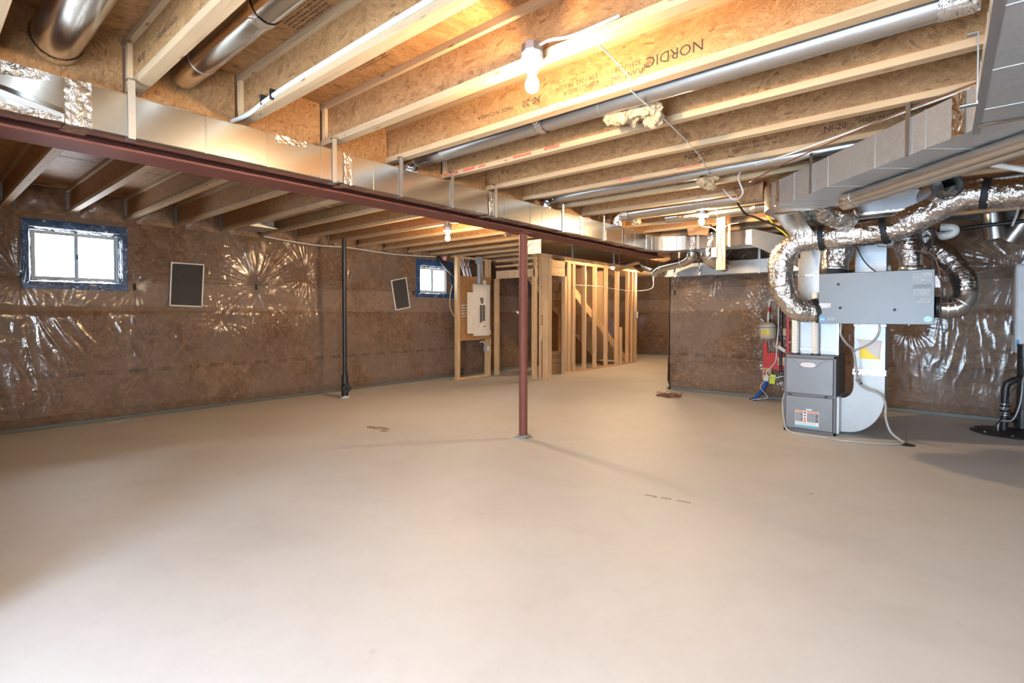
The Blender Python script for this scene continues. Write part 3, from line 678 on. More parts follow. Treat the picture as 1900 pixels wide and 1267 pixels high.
# plenum side: diagonal trunk, overhead trunk and the link to the furnace
P0, P1 = Vector((.115,3.40)), Vector((-1.14,4.82)); dd = (P1-P0).normalized(); nn = Vector((dd.y, -dd.x))*-1
nn = Vector((-dd.y, dd.x)); nn = nn if nn.y > 0 else -nn
Zb, Zt = 2.265, 2.477
DG = thing('diagonal_duct', 'wide grey diagonal trunk duct hung from the joists above the furnace', 'duct', (-.5, 4.1, Zb))
wd = .46; b = MB(); cuts = [0, .16, .36, .60, .82, .93, 1.0]
for a, c in zip(cuts[:-1], cuts[1:]):
    A_, B_ = P0+(P1-P0)*(a+.0008), P0+(P1-P0)*(c-.0008)
    q = [A_, B_, B_+nn*wd, A_+nn*wd]
    b.hexa([(p.x,p.y,Zb) for p in q], [(p.x,p.y,Zt) for p in q])
build('body', b, M['galvf'], DG, bevel=.004)
s = MB()
for c in cuts[1:-1]:
    A_ = P0+(P1-P0)*c; o_ = -nn*.004
    s.bar((A_.x+o_.x*.3, A_.y+o_.y*.3, Zb-.002), (A_.x+o_.x*.3, A_.y+o_.y*.3, Zt+.002), .008, .004, (nn.x,nn.y,0))
    B_ = A_+nn*wd; s.bar((A_.x,A_.y,Zb-.001), (B_.x,B_.y,Zb-.001), .008, .004, (0,0,1))
tag(build('slip_joints', s, M['galvf'], DG), kind='stuff')
for (c, w) in ((.05,.06), (.945,.05)):
    m = MB(); rr = random.Random(int(c*100))
    def fn(u, v):
        A_ = P0+(P1-P0)*(c-.02+.04*u) - nn*(.004+rr.uniform(0,.004)); return (A_.x, A_.y, Zb-.004+(Zt-Zb+.006)*v)
    m.sheet(fn, 4, 10); build('foil_tape', m, M['tape'], DG)
for c in (.22, .70):
    A_ = P0+(P1-P0)*c - nn*.006; m = MB().bar((A_.x,A_.y,Zb-.008), (A_.x,A_.y,ZJ), .034, .004, (nn.x,nn.y,0)); build('hanger_strap', m, M['strap'], DG)
OH = rect_duct('overhead_trunk', 'broad galvanised trunk duct passing overhead toward the camera', .115, .66, -1.5, 3.72, Zb-.002, Zt+.002, M['galvf'], 'y', [.6, 1.35, 2.1, 2.62, 3.1], [(3.34,.05)])
hanger(OH, .095, 2.98, Zb, ZJ)
m = MB().box(.10, 2.0, Zb-.004, .13, 3.5, Zb+.02); build('corner_lip', m, M['strap'], OH)
# rounded nose of the diagonal duct and the run back to the furnace plenum
NS = thing('rounded_duct_end', 'rounded duct end bending the diagonal trunk back to the furnace', 'duct', (-1.1, 5.0, Zb))
b = MB(); pv = P1+nn*wd; N_ = 9; ring = []
a0 = math.atan2((P1-pv).y, (P1-pv).x); 
for i in range(N_+1):
    a = a0 - R(48)*i/N_; ring.append(Vector((pv.x+wd*math.cos(a), pv.y+wd*math.sin(a))))
for i in range(N_):
    q = [pv, ring[i], ring[i+1]]
    b.prism([(p.x,p.y,Zb) for p in q], (0,0,Zt-Zb))
build('body', b, M['galv'], NS, weld=True, smooth=True)
e_ = ring[-1]
rect_duct('plenum_link_duct', 'galvanised duct running back from rounded end to furnace plenum', e_.x+.01, -.985, max(e_.y, pv.y)+.005, 7.25, Zb, Zt, M['galv'], 'y', [5.6, 6.3])
dr = MB().hexa([(-1.19,5.12,Zb-.012), (-.99,5.16,Zb-.012), (-.99,6.60,2.07), (-1.24,6.60,2.07)], [(-1.19,5.10,Zb-.002), (-.99,5.14,Zb-.002), (-.99,6.66,Zb-.002), (-1.24,6.66,Zb-.002)])
solo('sloped_duct_bottom', dr, M['galv'], 'sloped galvanised transition under the link duct above the silver flex', 'duct', (-1.0, 6.0, 2.1), bevel=.004)
SP = rect_duct('supply_plenum', 'tall galvanised supply plenum standing on the grey furnace', -1.315, -.905, 6.82, 7.25, .885, 2.26, M['galvd'], 'x', [])
build('cross_seam', MB().box(-1.32,6.812,1.80,-.90,6.83,1.815).box(-1.32,6.812,.94,-.90,6.83,.95), M['tape'], SP)
for (z, w) in ((1.24,.05),): build('corner_edge', MB().box(-.915,6.80,.89,-.895,6.83,2.25), M['strap'], SP)
# return drop and its elbow
RD = thing('return_duct', 'white metal return air drop with rounded elbow beside the furnace', 'duct', (-.65, 7.1, 0))
build('riser', MB().box(-.755, 6.85, .735, -.47, 7.30, 2.2), M['galvd'], RD, bevel=.003)
build('collar', MB().box(-.764, 6.842, .68, -.461, 7.31, .74).box(-.760,6.846,1.22,-.465,7.305,1.235), M['tape'], RD)
pl = [(-.895,.405), (-.86,.405), (-.82,.418), (-.785,.45), (-.762,.50), (-.755,.56), (-.755,.685), (-.47,.685), (-.47,.45)]
for i in range(1, 13):
    a = R(90)*i/12; pl.append((-.47-.355*(1-math.cos(a))-.0, .45-.43*math.sin(a)))
pl += [(-.895,.02)]
whs = plain('white_elbow', (.42,.43,.43), .42, .25)
el = build('elbow', MB().prism([(x,6.85,z) for x, z in pl], (0,.45,0)), whs, RD, bevel=.003)
build('fold_line', MB().bar((-.89,6.848,.03), (-.475,6.848,.68), .008, .006, (0,-1,0)), whs, el)
build('filter_slot', MB().box(-.893, 6.70, .02, -.872, 7.15, .43), M['white'], RD)
build('access_knob', MB().cyl((-.69,6.85,.585), (-.69,6.835,.585), .018, 14), M['black'], RD)
build('yellow_label', MB().box(-.705, 6.846, .86, -.515, 6.849, .985), M['yellow'], RD)
solo('instruction_sheet', MB().hexa([(-.705,6.838,1.03), (-.705,6.842,1.03), (-.525,6.842,.885), (-.545,6.838,.875)], [(-.735,6.838,1.08), (-.735,6.842,1.08), (-.50,6.842,1.06), (-.50,6.838,1.06)]), M['pgrey'], 'printed paper sheet slipped against the yellow label of the return duct', 'paper', (-.62, 6.84, .98))

# ------------------------------------------------------------------ round pipes in the joist bays
def bay_pipe(label, x0, x1, y, z, r, seams=(), tapes=(), end=False, mat='galvr'):
    t = thing('round_duct', label, 'duct', (x0, y, z), 'round ducts in the joist bays')
    build('body', MB().cyl((x0,y,z), (x1,y,z), r, 28), M[mat], t, smooth=True)
    m = MB()
    for q in seams: m.cyl((q-.004,y,z), (q+.004,y,z), r+.003, 28)
    if seams: build('crimp_rings', m, M['strap'], t, smooth=True)
    for q in tapes:
        rr = random.Random(int(q*100)); mm = MB()
        mm.sheet(lambda u, v: (q-.03+.06*u+rr.uniform(-.004,.004), y+(r+.003+rr.uniform(0,.004))*math.cos(2*math.pi*v), z+(r+.003+rr.uniform(0,.003))*math.sin(2*math.pi*v)), 4, 26)
        build('foil_tape', mm, M['tape'], t)
    if end:
        e = MB().tube(curve_pts([(x0+.01,y,z), (x0-.05,y,z-.01), (x0-.10,y,z-.07), (x0-.10,y,z-.15)], 4), r*1.03, 20); build('end_boot', e, M['tape'], t, smooth=True)
    return t
bay_pipe('fat shiny round duct in the first bay above the near trunk', -3.38, 3.0, .51, 2.705, .100, (-2.0,), (-3.36,), mat='galv')
bay_pipe('shiny round duct with a taped joint beside the second near joist', -3.38, 3.0, 1.075, 2.735, .071, (-3.1,), (-2.37,), mat='galv')
bay_pipe('grey round duct in the bay beyond the upside-down stamped joist', -3.33, .10, 2.755, 2.628, .066, (-3.0, -1.6), (-2.05, .06, .0), True)
bay_pipe('thin round duct rising from the foil boot mid trunk', -3.22, .3, 4.52, 2.60, .060, (-2.4,), (-3.2,), True)
bay_pipe('round duct with foil boot nearest the curved duct', -3.05, -1.30, 5.80, 2.60, .075, (-2.2,), (-3.0,), True)
bay_pipe('farther round duct right behind the bulb over the cross duct', -2.75, -1.30, 6.40, 2.60, .075, (-2.1,), (-1.7,), False, 'galv')
bay_pipe('round duct with a boot between window-side joists over the wall', -7.2, -3.6, 3.30, 2.70, .075, (-5.6,), (-6.9,), False, 'galv')
bt = thing('floor_register_boot', 'crushed galvanised register boot between window-side joists near left window', 'duct boot', (-7.3, 3.32, 2.56))
build('box', MB().hexa([(-7.75,3.14,2.585), (-7.35,3.14,2.585), (-7.35,3.46,2.585), (-7.75,3.46,2.585)], [(-7.62,3.2,2.80), (-7.30,3.2,2.80), (-7.30,3.42,2.80), (-7.62,3.42,2.80)]), M['galvb'], bt)
build('flange', MB().box(-7.78,3.11,2.57,-7.32,3.49,2.588), M['strap'], bt)
build('neck', MB().tube(curve_pts([(-7.40,3.31,2.69), (-7.30,3.31,2.70), (-7.18,3.30,2.70)], 4), .078, 18), M['tape'], bt, smooth=True)

# ------------------------------------------------------------------ loose batts, boards and cables in the ceiling
def tuft(label, c, size, seed, parts=5, mat='batt'):
    t = thing('loose_batt', label, 'insulation', c); rr = random.Random(seed); m = MB()
    for i in range(parts):
        o = Vector((rr.uniform(-1,1)*size[0]*.7, rr.uniform(-1,1)*size[1]*.5, rr.uniform(-1,.6)*size[2]*.6)); q = rr.uniform(.45,.9)
        m.blob(Vector(c)+o, size[0]*q*.62, size[1]*q, size[2]*q*.62, .16, 30, seed*10+i)
    o = build('wad', m, M[mat], t, smooth='all')
    sub = o.modifiers.new('s', 'SUBSURF'); sub.levels = 2; sub.render_levels = 2
    tx = bpy.data.textures.new('fluff', 'CLOUDS'); tx.noise_scale = .05; tx.noise_depth = 5
    d = o.modifiers.new('fluff', 'DISPLACE'); d.texture = tx; d.strength = .085; d.mid_level = .5
    s = MB()
    for i in range(3):
        a = Vector(c)+Vector((rr.uniform(-1,1)*size[0]*.8, rr.uniform(-.5,.5)*size[1], -size[2]*rr.uniform(.2,.9))); b = a+Vector((rr.uniform(-.05,.05), rr.uniform(-.03,.03), -rr.uniform(.03,.09)))
        s.tube([a, (a+b)/2+Vector((rr.uniform(-.01,.01),0,0)), b], [.022,.014,.004], 7)
tuft('big ragged wad of insulation stuffed under the grey round duct', (-1.45, 2.88, 2.60), (.17, .10, .13), 2, 8)
tuft('small torn insulation scrap hanging from the joist beyond the big wad', (-1.62, 4.55, 2.52), (.12, .08, .07), 5, 4)
tuft('dark scrap of batt hanging under the ceiling by the steel post', (-4.55, 5.32, 2.52), (.10, .08, .09), 8, 4, 'battd')
tuft('wad of insulation tucked behind the curved duct end', (-2.98, 5.95, 2.55), (.11, .08, .08), 11, 4)
def flap(label, pts, seed, mat):
    rr = random.Random(seed); P = [Vector(p) for p in pts]; c = sum(P, Vector())/4; mb = MB()
    mb.sheet(lambda u, v: (P[0]*(1-u)+P[1]*u)*(1-v)+(P[3]*(1-u)+P[2]*u)*v+Vector((0, .03*math.sin(math.pi*v+u*3)+rr.uniform(-.006,.006), rr.uniform(-.012,.012)*(1 if v > .8 else .3))), 12, 6)
    o = solo('batt_piece', mb, mat, label, 'insulation', tuple(c), smooth='all'); sd = o.modifiers.new('thick', 'SOLIDIFY'); sd.thickness = .025; return o
flap('folded brown batt over the bright bulb by the hung board', [(-2.55,6.15,2.60), (-2.10,6.12,2.60), (-2.12,6.12,2.50), (-2.50,6.14,2.54)], 3, M['battd'])
flap('square brown batt end at the tip of the rounded duct', [(-1.62,5.4,2.62), (-1.30,5.25,2.60), (-1.30,5.25,2.44), (-1.56,5.4,2.46)], 4, M['battd'])
flap('brown batt tucked above the cross duct elbow', [(-2.76,7.10,2.56), (-2.42,7.10,2.56), (-2.45,7.08,2.42), (-2.74,7.08,2.44)], 5, M['battd'])
hb = solo('hanging_board', MB().box(-2.185, 6.58, 1.905, -2.075, 6.62, 2.60), M['lz'], 'short pine board hanging from joists with a metal junction box', 'board', (-2.13, 6.6, 1.905), bevel=.003)
jb = thing('junction_box', 'square metal junction box fixed on the left side of the hanging board', 'electrical box', (-2.20, 6.56, 2.08))
build('box', MB().box(-2.235, 6.545, 2.06, -2.165, 6.60, 2.185), M['galvb'], jb, bevel=.004)
build('cover', MB().box(-2.231, 6.538, 2.066, -2.169, 6.546, 2.179), M['strap'], jb, bevel=.002)
tag(cable('white_cable', [(-2.17,6.55,2.18), (-2.14,6.55,2.32), (-2.20,6.52,2.42), (-2.34,6.5,2.46)], .006, M['cablew']), 'white cable looping from the junction box up the board', 'cable')
tag(cable('white_cable', [(-2.15,6.55,2.08), (-2.13,6.55,1.98), (-2.11,6.55,2.06), (-2.13,6.55,2.30), (-2.05,6.55,2.44), (-1.92,6.6,2.47)], .005, M['cablew']), 'white cable curling below the junction box on the board', 'cable')
tag(cable('white_cable', [(-1.26,2.00,2.57), (-1.26,2.10,2.63), (-1.27,2.45,2.60), (-1.29,2.52,2.565), (-1.30,2.60,2.555), (-1.34,3.20,2.553), (-1.43,3.94,2.553), (-1.58,4.60,2.55)], .004, M['cablew']), 'thin white cable crossing under the joists past the big wad', 'cable')
tag(cable('white_pipe', [(-4.0,1.33,2.60), (-3.55,1.345,2.57), (-3.25,1.37,2.565), (-3.0,1.375,2.59), (-2.5,1.38,2.61), (-.8,1.38,2.615), (1.5,1.38,2.615)], .013, M['cablew'], n=10), 'white plastic pipe lying along the flange of a near joist', 'pipe')
for x in (-2.93, -3.05, -1.35): solo('pipe_clip', MB().box(x-.008, 1.362, 2.575, x+.008, 1.396, 2.632), M['black'], f'small black clip on the white pipe, {"at" if x==-2.93 else "just before" if x==-3.05 else "far along from"} the beam end of its joist', 'clip', (x, 1.38, 2.58), 'clips on the white pipe')
tag(cable('white_cable', [(XL+.10,3.6,2.545), (XL+.08,4.0,2.52), (XL+.09,4.5,2.50), (XL+.10,5.1,2.515), (XL+.10,5.9,2.49), (XL+.10,6.5,2.50), (XL+.12,7.1,2.53)], .011, M['cablew']), 'white cable sagging along the top of the windowed wall', 'cable')
tag(cable('white_cable', [(-1.62,5.05,2.55), (-1.50,5.0,2.42), (-1.38,4.85,2.44), (-1.33,4.60,2.56), (-.9,4.3,2.555), (.1,3.65,2.55)], .007, M['cablew']), 'pale cable looping down by the rounded end of the diagonal duct', 'cable')
tag(cable('brown_wire', [(-1.30,4.75,2.50), (-.9,4.33,2.51), (-.2,3.75,2.53), (.4,3.4,2.55)], .005, M['wire']), 'reddish wire pair running along the top of the diagonal duct', 'wire')
tag(cable('yellow_gas_line', [(-1.60,6.6,2.52), (-1.55,6.7,2.42), (-1.43,6.85,2.28), (-1.41,6.90,2.15)], .011, M['yellow']), 'short yellow gas line near the link duct to the furnace', 'pipe')
tag(cable('black_pipe', [(-1.62,5.5,2.49), (-1.56,5.6,2.38), (-1.50,5.8,2.36), (-1.30,6.65,2.24), (-1.28,6.7,2.0)], .011, M['blackm'], n=10), 'dark gas pipe bending down beside the rounded duct end', 'pipe')
gv = thing('gas_valve', 'brass valve with yellow handle hung with a tag by the furnace plenum', 'valve', (-1.42, 6.9, 2.08))
build('body', MB().cyl((-1.46,6.9,2.10), (-1.36,6.9,2.10), .02, 10).cyl((-1.41,6.9,2.05), (-1.41,6.9,2.15), .016, 10), M['copper'], gv, smooth=True)
build('handle', MB().bar((-1.48,6.885,2.125), (-1.40,6.885,2.11), .02, .012), M['yellow'], gv, bevel=.002)
build('tag', MB().box(-1.44,6.88,1.95,-1.37,6.885,2.06), M['card'], gv)

# ------------------------------------------------------------------ bare bulbs
def bulb_lamp(label, x, y, z, side=True, s=1.0):
    """z is the centre of the glowing bulb"""
    t = thing('bare_bulb_lamp', label, 'lamp', (x, y, z)); 
    h = lambda q: .060+(q-.060)*s
    build('lampholder', MB().lathe([(.0,h(.145)), (.050,h(.145)), (.052,h(.118)), (.058,h(.112)), (.058,h(.100)), (.030,h(.088)), (.026,.060)], (x,y,z), 24), M['lampw'], t, smooth=True)
    build('box', MB().lathe([(.048,h(.146)), (.050,h(.150)), (.050,h(.185)), (.046,h(.188))], (x,y,z), 8), M['galvb'], t)
    p = [(.0,-.034), (.013,-.032), (.024,-.024), (.031,-.010), (.0325,.003), (.029,.018), (.021,.034), (.016,.048), (.015,.062)]
    build('bulb', MB().lathe(p, (x,y,z), 14), M['bulb'], t, smooth='all')
    return t
bulb_lamp('brightest bare bulb under the near joists', -1.475, 1.903, 2.42)
tag(cable('lamp_cable', [(-1.43,1.90,2.59), (-1.38,1.92,2.605), (-1.28,1.945,2.60), (-1.05,1.95,2.605)], .007, M['cablew']), 'white cable entering the brightest bulb along a flange', 'cable')
bulb_lamp('bare bulb over the windowed wall side, hanging left of the steel post', -5.115, 4.747, 2.371)
tag(cable('lamp_cable', [(-5.07,4.70,2.54), (-5.05,4.68,2.62), (-4.97,4.67,2.645), (-4.90,4.70,2.62)], .009, M['cablew']), 'hooked white cable above the bulb left of the post', 'cable')
bulb_lamp('bare bulb in front of the cross duct by the hung board', -2.17, 6.03, 2.43, s=.54)
bulb_lamp('bare bulb outside the framed stair wall', -5.775, 10.447, 2.40, s=.77)
bulb_lamp('farthest bare bulb at the end of the hallway', -6.11, 13.297, 2.42, s=.61)
bulb_lamp('bare bulb in the nook behind the long duct', -5.6, .1, 2.40) if False else None

# ------------------------------------------------------------------ furnace
FN = thing('furnace', 'dark grey upright gas furnace with oval logo badge and warning sticker', 'furnace', (-1.15, 6.95, 0))
build('cabinet', MB().box(-1.408, 6.645, 0, -.892, 7.32, .885), M['furnace'], FN, bevel=.004)
fr = MB().box(-1.408,6.62,0,-1.39,6.65,.885).box(-.915,6.62,0,-.892,6.65,.885).box(-1.408,6.62,.855,-.892,6.65,.885).box(-1.408,6.62,0,-.892,6.65,.035)
build('frame', fr, M['furnd'], FN, bevel=.002)
ud = build('upper_door', MB().box(-1.388, 6.612, .445, -.918, 6.645, .852), M['furnace'], FN, bevel=.005)
# pressed badge recess
build('pressed_crest', MB().prism([(-1.36,6.606,.845), (-1.27,6.606,.80), (-1.24,6.606,.752), (-1.075,6.606,.752), (-1.045,6.606,.80), (-.94,6.606,.845)], (0,.010,0)), M['furnace'], ud, bevel=.004)
bd = build('badge', MB().prism([(-1.162+.074*math.copysign(abs(math.cos(a))**.75, math.cos(a)), 6.600, .777+.024*math.copysign(abs(math.sin(a))**.75, math.sin(a))) for a in [2*math.pi*i/28 for i in range(28)]], (0,.008,0)), M['white'], ud, bevel=.002)
lettering('LENNOX', .030, (-1.162, 6.5988, .777), FRONT, plain('maroon_print', (.35,.015,.05), .5), ud, 'CENTER', 1.0, 'logo')
ld = build('lower_door', MB().box(-1.388, 6.612, .040, -.918, 6.645, .415), M['furnace'], FN, bevel=.005)
build('divider', MB().box(-1.392, 6.618, .417, -.914, 6.646, .443), M['furnd'], FN)
for x in (-1.345, -.985): build('latch', MB().box(x-.018, 6.608, .420, x+.018, 6.622, .440), M['black'], FN, bevel=.003)
build('small_badge', MB().box(-1.178, 6.606, .262, -1.118, 6.613, .276), M['strap'], ld, bevel=.002)
stk = build('warning_sticker', MB().box(-1.288, 6.6085, .070, -1.052, 6.6125, .252), M['white'], ld)
for (xa, xb) in ((-1.284, -1.210), (-1.168, -1.056)):
    build('print_block', MB().box(xa, 6.6076, .128, xb, 6.6086, .231), M['furnd'], ld); m = MB(); rr = random.Random(int(-xa*100))
    for k in range(8): m.box(xa+.005, 6.6068, .135+k*.012, xb-.005-rr.uniform(0,.03), 6.6077, .1385+k*.012)
    tag(build('print_rows', m, M['pgrey'], ld), kind='stuff')
m = MB()
for k in range(3): m.box(-1.282, 6.6076, .096+k*.010, -1.06-k*.01, 6.6086, .100+k*.010)
tag(build('print_rows', m, M['paneld'], ld), kind='stuff')
build('header', MB().box(-1.286, 6.6075, .235, -1.205, 6.609, .249).box(-1.172,6.6075,.235,-1.054,6.609,.249), M['orange'], ld)
build('footer', MB().box(-1.286, 6.6075, .072, -1.054, 6.609, .088), M['cyan'], ld)
build('pictogram_panel', MB().box(-1.206, 6.6075, .120, -1.172, 6.609, .250), M['paper'], ld)
for z in (.232, .198, .164, .135): build('pictogram', MB().cyl((-1.189,6.6078,z), (-1.189,6.606,z), .011, 10), M['redtape'] if z < .2 else M['black'], ld)
for (x, nm) in ((-1.318, 'intake'), (-1.112, 'exhaust')):
    top = 1.62 if x < -1.2 else 1.60
    p = solo('pvc_vent_pipe', MB().cyl((x, 6.735, .885), (x, 6.735, top), .038, 24), M['pvc'], f'white PVC {nm} pipe rising from the furnace top', 'pipe', (x, 6.735, .885), smooth=True)
    solo('vent_collar', MB().lathe([(.040,0), (.046,.002), (.046,.016), (.040,.018)], (x, 6.735, .885), 20), M['black'], f'black rubber collar at the foot of the {nm} pipe', 'collar', (x, 6.735, .885), smooth=True)
    m = MB()
    for i in range(14): z = .93+i*.035; m.box(x-.004, 6.735-.0392, z, x+.006, 6.735-.037, z+.020)
    q = build('print_line', m, M['paneld'], p)

# ------------------------------------------------------------------ ventilation unit hung in front of the plenum
HV = thing('ventilator_unit', 'brushed metal heat recovery ventilator box hung in front of the plenum', 'ventilator', (-.52, 6.3, 1.26))
build('cabinet', MB().box(-.978, 6.115, 1.262, -.063, 6.50, 1.765), M['hrv'], HV, bevel=.005)
dv = build('door', MB().box(-.982, 6.10, 1.258, -.060, 6.118, 1.768), M['hrv'], HV, bevel=.003)
for (x, z) in ((-.812,1.655), (-.793,1.418), (-.352,1.396)): build('rubber_plug', MB().lathe([(.013,0), (.013,.004), (.007,.007)], (x, 6.10, z), 14, (0,-1,0)), M['black'], dv, smooth=True)
build('white_sticker', MB().prism([(-.978,6.098,1.418), (-.978,6.098,1.466), (-.876,6.098,1.466), (-.876,6.098,1.432), (-.892,6.098,1.418)], (0,.003,0)), M['wpr'], dv)
bs = build('blue_sticker', MB().box(-.972, 6.0975, 1.280, -.922, 6.101, 1.330), M['sky'], dv)
build('sticker_band', MB().box(-.966, 6.0968, 1.298, -.928, 6.098, 1.306), M['white'], dv)
build('print_block', MB().box(-.912, 6.0978, 1.292, -.838, 6.101, 1.330), M['small'], dv)
build('specification_label', MB().box(-.222, 6.0978, 1.648, -.080, 6.101, 1.742), M['small'], dv)
build('dark_print_strip', MB().box(-.212, 6.0978, 1.600, -.084, 6.101, 1.628), M['furnd'], dv)
build('wiring_print', MB().box(-.215, 6.0978, 1.530, -.090, 6.101, 1.590), M['small'], dv)
build('specification_label', MB().box(-.190, 6.0978, 1.452, -.084, 6.101, 1.505), M['small'], dv)
ov = [(-.104+.032*math.cos(2*math.pi*i/28), 6.0975, 1.308+.028*math.sin(2*math.pi*i/28)) for i in range(28)]
build('oval_sticker', MB().prism(ov, (0,.004,0)), M['teal'], dv)
build('sticker_rim', MB().prism([(-.104+(x+.104)*.82, 6.0968, 1.308+(z-1.308)*.82) for x, y, z in ov], (0,.002,0)), plain('pale_mint', (.55,.74,.68), .5), dv)
build('sticker_hills', MB().prism([(-.126,6.0960,1.304), (-.112,6.0960,1.315), (-.104,6.0960,1.310), (-.094,6.0960,1.317), (-.082,6.0960,1.304)], (0,.002,0)), M['teal'], dv)
build('power_cord', MB().tube(curve_pts([(-.05,6.13,1.74), (-.005,6.12,1.60), (-.02,6.10,1.40), (-.005,6.10,1.25), (.012,6.10,1.10), (.018,6.10,1.00), (-.012,6.10,.92), (-.028,6.10,.86)], 8), .006, 7), M['black'], HV, smooth='all')
build('plug', MB().box(-.044, 6.085, .815, -.012, 6.115, .862).box(-.038,6.094,.795,-.035,6.106,.815).box(-.021,6.094,.795,-.018,6.106,.815), M['black'], HV, bevel=.003)
build('side_label', MB().box(-.060, 6.13, 1.60, -.020, 6.135, 1.71), M['wpr'], HV)
build('hanging_strap', MB().box(-.985, 6.16, 1.258, -.980, 6.20, 1.80).bar((-.984,6.18,1.78), (-.99,6.30,2.30), .03, .004, (1,0,0)), M['blackm'], HV)
build('hanging_strap', MB().bar((-.075,6.14,1.77), (-.09,6.2,2.33), .012, .03, (0,1,0)), M['blackm'], HV)
build('drain_hose', MB().tube(curve_pts([(-.795,6.2,1.262), (-.80,6.2,1.15), (-.76,6.3,1.05), (-.725,6.4,1.00), (-.715,6.45,.97)], 6), .011, 8), M['clear'], HV, smooth='all')
build('drain_hose', MB().tube(curve_pts([(-.475,6.2,1.262), (-.48,6.2,1.17), (-.54,6.3,1.07), (-.66,6.4,.995), (-.715,6.45,.97)], 6), .011, 8), M['clear'], HV, smooth='all')
build('drain_hose', MB().tube(curve_pts([(-.715,6.45,.97), (-.71,6.52,.88), (-.70,6.6,.72), (-.69,6.68,.60), (-.62,6.70,.545), (-.50,6.70,.50), (-.455,6.72,.40), (-.45,6.74,.24), (-.40,6.72,.10), (-.29,6.68,.02)], 7), .012, 8), M['clear'], HV, smooth='all')
for (x, y, z) in ((-.715,6.45,.97), (-.702,6.60,.74), (-.695,6.66,.64)): build('hose_tie', MB().box(x-.020, y-.018, z-.010, x+.020, y+.018, z+.010), M['black'], HV, bevel=.003)
solo('drain_cover', MB().lathe([(.075,0), (.075,.004), (.03,.008), (.01,.012), (.003,.03), (.003,.10)], (-.27, 6.68, 0), 16), M['rubber'], 'small dark floor drain cover with the clear hoses ending at it', 'drain', (-.27, 6.68, 0))
tag(cable('clear_hose', [(-1.42,6.70,.42), (-1.43,6.66,.30), (-1.40,6.60,.12), (-1.33,6.53,.015), (-1.05,6.45,.011), (-.75,6.42,.011), (-.45,6.52,.011), (-.30,6.65,.012)], .010, M['clear'], n=8), 'clear condensate hose lying on the floor from furnace to drain', 'hose')

# ------------------------------------------------------------------ flexible insulated ducts
def flex(name, label, P, r, mat, rib=.018, step=.034, bands=(), squash=0, seed=1, straps=True):
    t = thing(name, label, 'flexible duct', P[0]); pts = curve_pts(P, 40); rr = random.Random(seed)
    L = [0]
    for a, b in zip(pts[:-1], pts[1:]): L.append(L[-1]+(b-a).length)
    n = max(8, int(L[-1]/(step/2.5))); Q = []; j = 0
    for i in range(n+1):
        s = L[-1]*i/n
        while j < len(L)-2 and L[j+1] < s: j += 1
        f = (s-L[j])/max(1e-6, L[j+1]-L[j]); Q.append(pts[j].lerp(pts[j+1], min(1, max(0, f))))
    ph = [rr.uniform(0,6.28) for _ in range(6)]; rs = []
    for i in range(n+1):
        s = L[-1]*i/n; rs.append(r + rib*.5*abs(math.sin(math.pi*s/step)) + .006*math.sin(s*9+ph[0]) + .005*math.sin(s*21+ph[1]) + rr.uniform(-.0015,.0015))
    m = MB().tube(Q, rs, 40); V = []
    for i, p in enumerate(m.v):
        c = Q[i//40]; d = Vector(p)-c; k = i % 40; s = L[-1]*(i//40)/n
        w = 1 + .020*math.sin(5*2*math.pi*k/40+s*13+ph[2]) + .016*math.sin(9*2*math.pi*k/40-s*30+ph[3]) + .014*math.sin(14*2*math.pi*k/40+s*47+ph[4]) + rr.uniform(-.008,.008)
        V.append(tuple(c+d*w))
    m.v = V; build('sleeve', m, mat, t, smooth='all')
    for f in bands:
        i = int(f*n); i0 = max(0, i-2); i1 = min(n, i+2); d = (Q[i1]-Q[i0]).normalized()
        build('tape_band', MB().cyl(Q[i]-d*.022, Q[i]+d*.022, r+.020, 30), M['blackm'], t, smooth=True)
    return t
flex('insulated_flex_duct', 'big silver flexible duct curling from ventilator side up across the ceiling', [(-.985,6.22,1.40), (-1.08,6.18,1.385), (-1.20,6.10,1.42), (-1.305,6.05,1.58), (-1.325,6.0,1.80), (-1.29,6.0,1.98), (-1.16,6.0,2.10), (-.95,6.0,2.125), (-.60,6.0,2.13), (-.35,5.98,2.16), (-.12,5.92,2.26), (.05,5.88,2.345), (.20,5.86,2.37), (.42,5.84,2.345), (.70,5.82,2.36), (1.1,5.8,2.40)], .108, M['foil'], .022, .034, (.015, .375, .53, .75), seed=3)
wr = MB(); rr = random.Random(9); wr.blob((-1.0,6.2,1.39), .06, .10, .11, .12, 20, 5); solo('tape_wrap', wr, foil('black_crinkle', (.05,.05,.05), .25, 40, (1,1,1), .9, .012), 'crumpled black tape wrap where the big silver duct meets the ventilator', 'tape', (-1.0, 6.2, 1.39), smooth='all')
flex('insulated_flex_duct', 'short silver flexible duct bending down beneath the diagonal trunk', [(-.68,5.38,2.41), (-.78,5.45,2.43), (-.88,5.56,2.41), (-.885,5.68,2.33), (-.80,5.80,2.29), (-.68,5.92,2.30)], .092, M['foil'], .022, .034, (), seed=7)
flex('insulated_flex_duct', 'short upright silver flexible duct on the left of the ventilator top', [(-.84,6.38,2.20), (-.85,6.38,2.05), (-.88,6.36,1.92), (-.885,6.34,1.80)], .13, M['foil'], .022, .034, (), seed=11)
solo('duct_collar', MB().lathe([(.125,0), (.135,.01), (.135,.045), (.125,.055)], (-.885,6.34,1.765), 24), M['blackm'], 'black foil collar under the short upright silver duct', 'collar', (-.885, 6.34, 1.765), smooth=True)
flex('flexible_metal_duct', 'dark ribbed metal flexible duct on the right of the ventilator top', [(-.28,6.36,2.16), (-.27,6.35,2.02), (-.25,6.33,1.90), (-.235,6.32,1.80)], .098, M['dflex'], .012, .022, (), seed=13)
